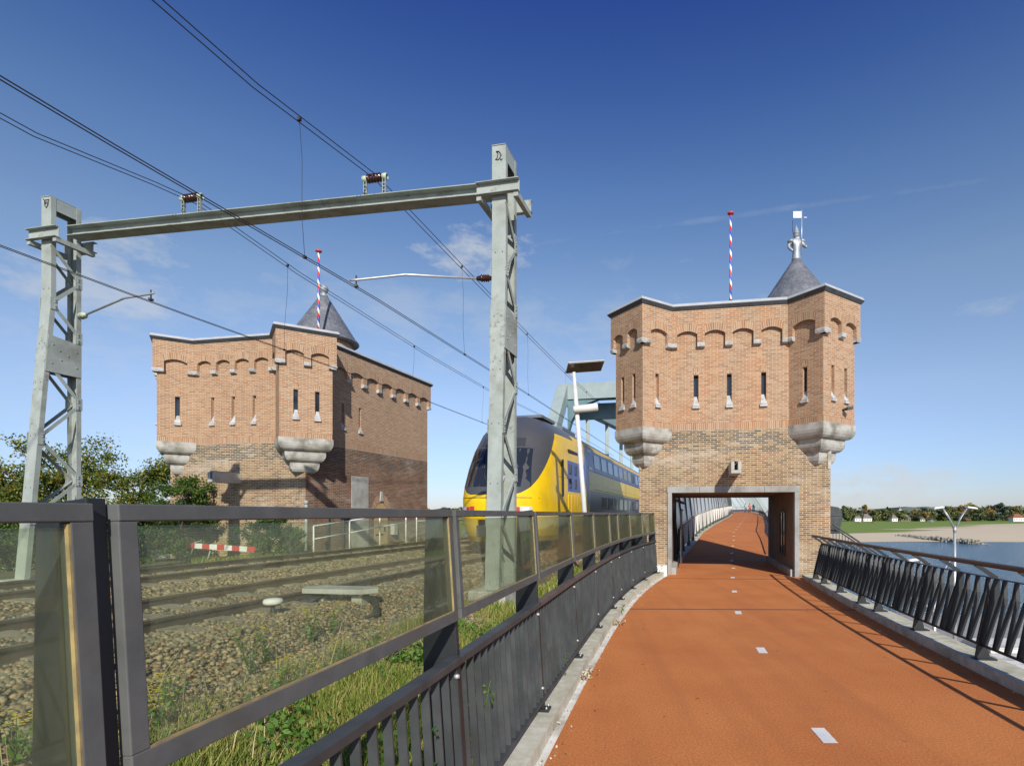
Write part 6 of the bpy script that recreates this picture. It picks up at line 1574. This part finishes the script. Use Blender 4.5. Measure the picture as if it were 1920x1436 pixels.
cs = T(4.2, -8.35, .66); cq = thing('cable_coil', 'coiled dark cables lying between the two tracks', 'cable coil', cs)
for k in range(4): mb = MB(); mb.tube([cs + Vector(p) for p in ((-.6, -.1 + k * .04, .02), (-.15, -.05 + k * .05, .06 + k * .01), (.12 + k * .05, .02, .10), (.18 + k * .05, -.12, .06), (.05 + k * .05, -.2, .02))], .014, 5); mb.build('cable', 'rubber', cq)

# ---- red and white barrier board, white railing, thin grey post by the left tower
a, b = P(352, 1022, 17.5), P(478, 1030, 17.1); bo = thing('barrier_board', 'red and white striped barrier board on green tube legs', 'barrier', (a + b) / 2 - Vector((0, 0, .6)))
mb = MB()
for k in range(9): mb.k = k % 2; mb.bar(a.lerp(b, k / 9), a.lerp(b, (k + 1) / 9), .025, .16)
mb.build('board', ['red', 'white'], bo)
for px0, px1 in ((352, 366), (388, 398)):
    mb = MB(); mb.tube([P(px0, 1056, 17.45), P(px1, 1016, 17.55), P(px1 + 12, 1014, 17.6)] if px0 < 380 else [P(px0, 1054, 17.4), P(px1, 1019, 17.5)], .022, 6); mb.build('leg', 'steel_green', bo)
wr = thing('white_railing', 'white tube railing rising beside the left tower and along the bridge', 'railing', T(20, -13.2, .6))
pp = [(588, 985.7, 1034), (655.4, 976, 1022), (712, 967, 1010), (761, 960, 1001), (781, 958, 997), (838, 957.5, 995), (882, 957.5, 990)]
Yd = [-13.25 / ((px - CX) / F * CA - SA) for px, _, _ in pp]
for (px, t_, b_), Y in zip(pp, Yd): mb = MB(); mb.tube([P(px, t_, Y), Vector((P(px, t_, Y).x, Y, .45))], .028, 8); mb.build('post', 'white', wr)
for q_ in (0, .45):
    for k in range(len(pp) - 1):
        if k == 3 and q_: continue
        mb = MB(); a = P(pp[k][0], pp[k][1], Yd[k]) - Vector((0, 0, q_)); b = P(pp[k + 1][0], pp[k + 1][1], Yd[k + 1]) - Vector((0, 0, q_)); mb.tube([a, b], .02, 6); mb.build('rail', 'white', wr)
gpz = thing('grey_post', 'thin grey green post standing at the corner of the left tower', 'post', gp(574, 18.9, .4)); mb = MB()
mb.tube([P(574, 1032, 18.9), P(574, 940, 18.9)], .05, 8); mb.tube([P(574, 945, 18.9), P(574, 938, 18.9)], .07, 8); mb.build('tube', 'steel_green', gpz)

# grit, moss and blown leaves along the path edges
rg = np.random.default_rng(77); n = 700; Yk = rg.uniform(2.5, 16.5, n) ; left = rg.random(n) < .75
xk = np.where(left, fL(Yk) + rg.exponential(.07, n) - .10, fR(Yk) - rg.exponential(.05, n) - .02)
v, f = leaves(np.column_stack([xk, Yk, np.full(n, .012) + rg.random(n) * .01]), .011, .002, 78, 1.4, 0.0)
tag(np_mesh('path_litter', v, f, 'dry'), 'tiny dry leaves and grit blown against the path edges', 'litter', kind='stuff')
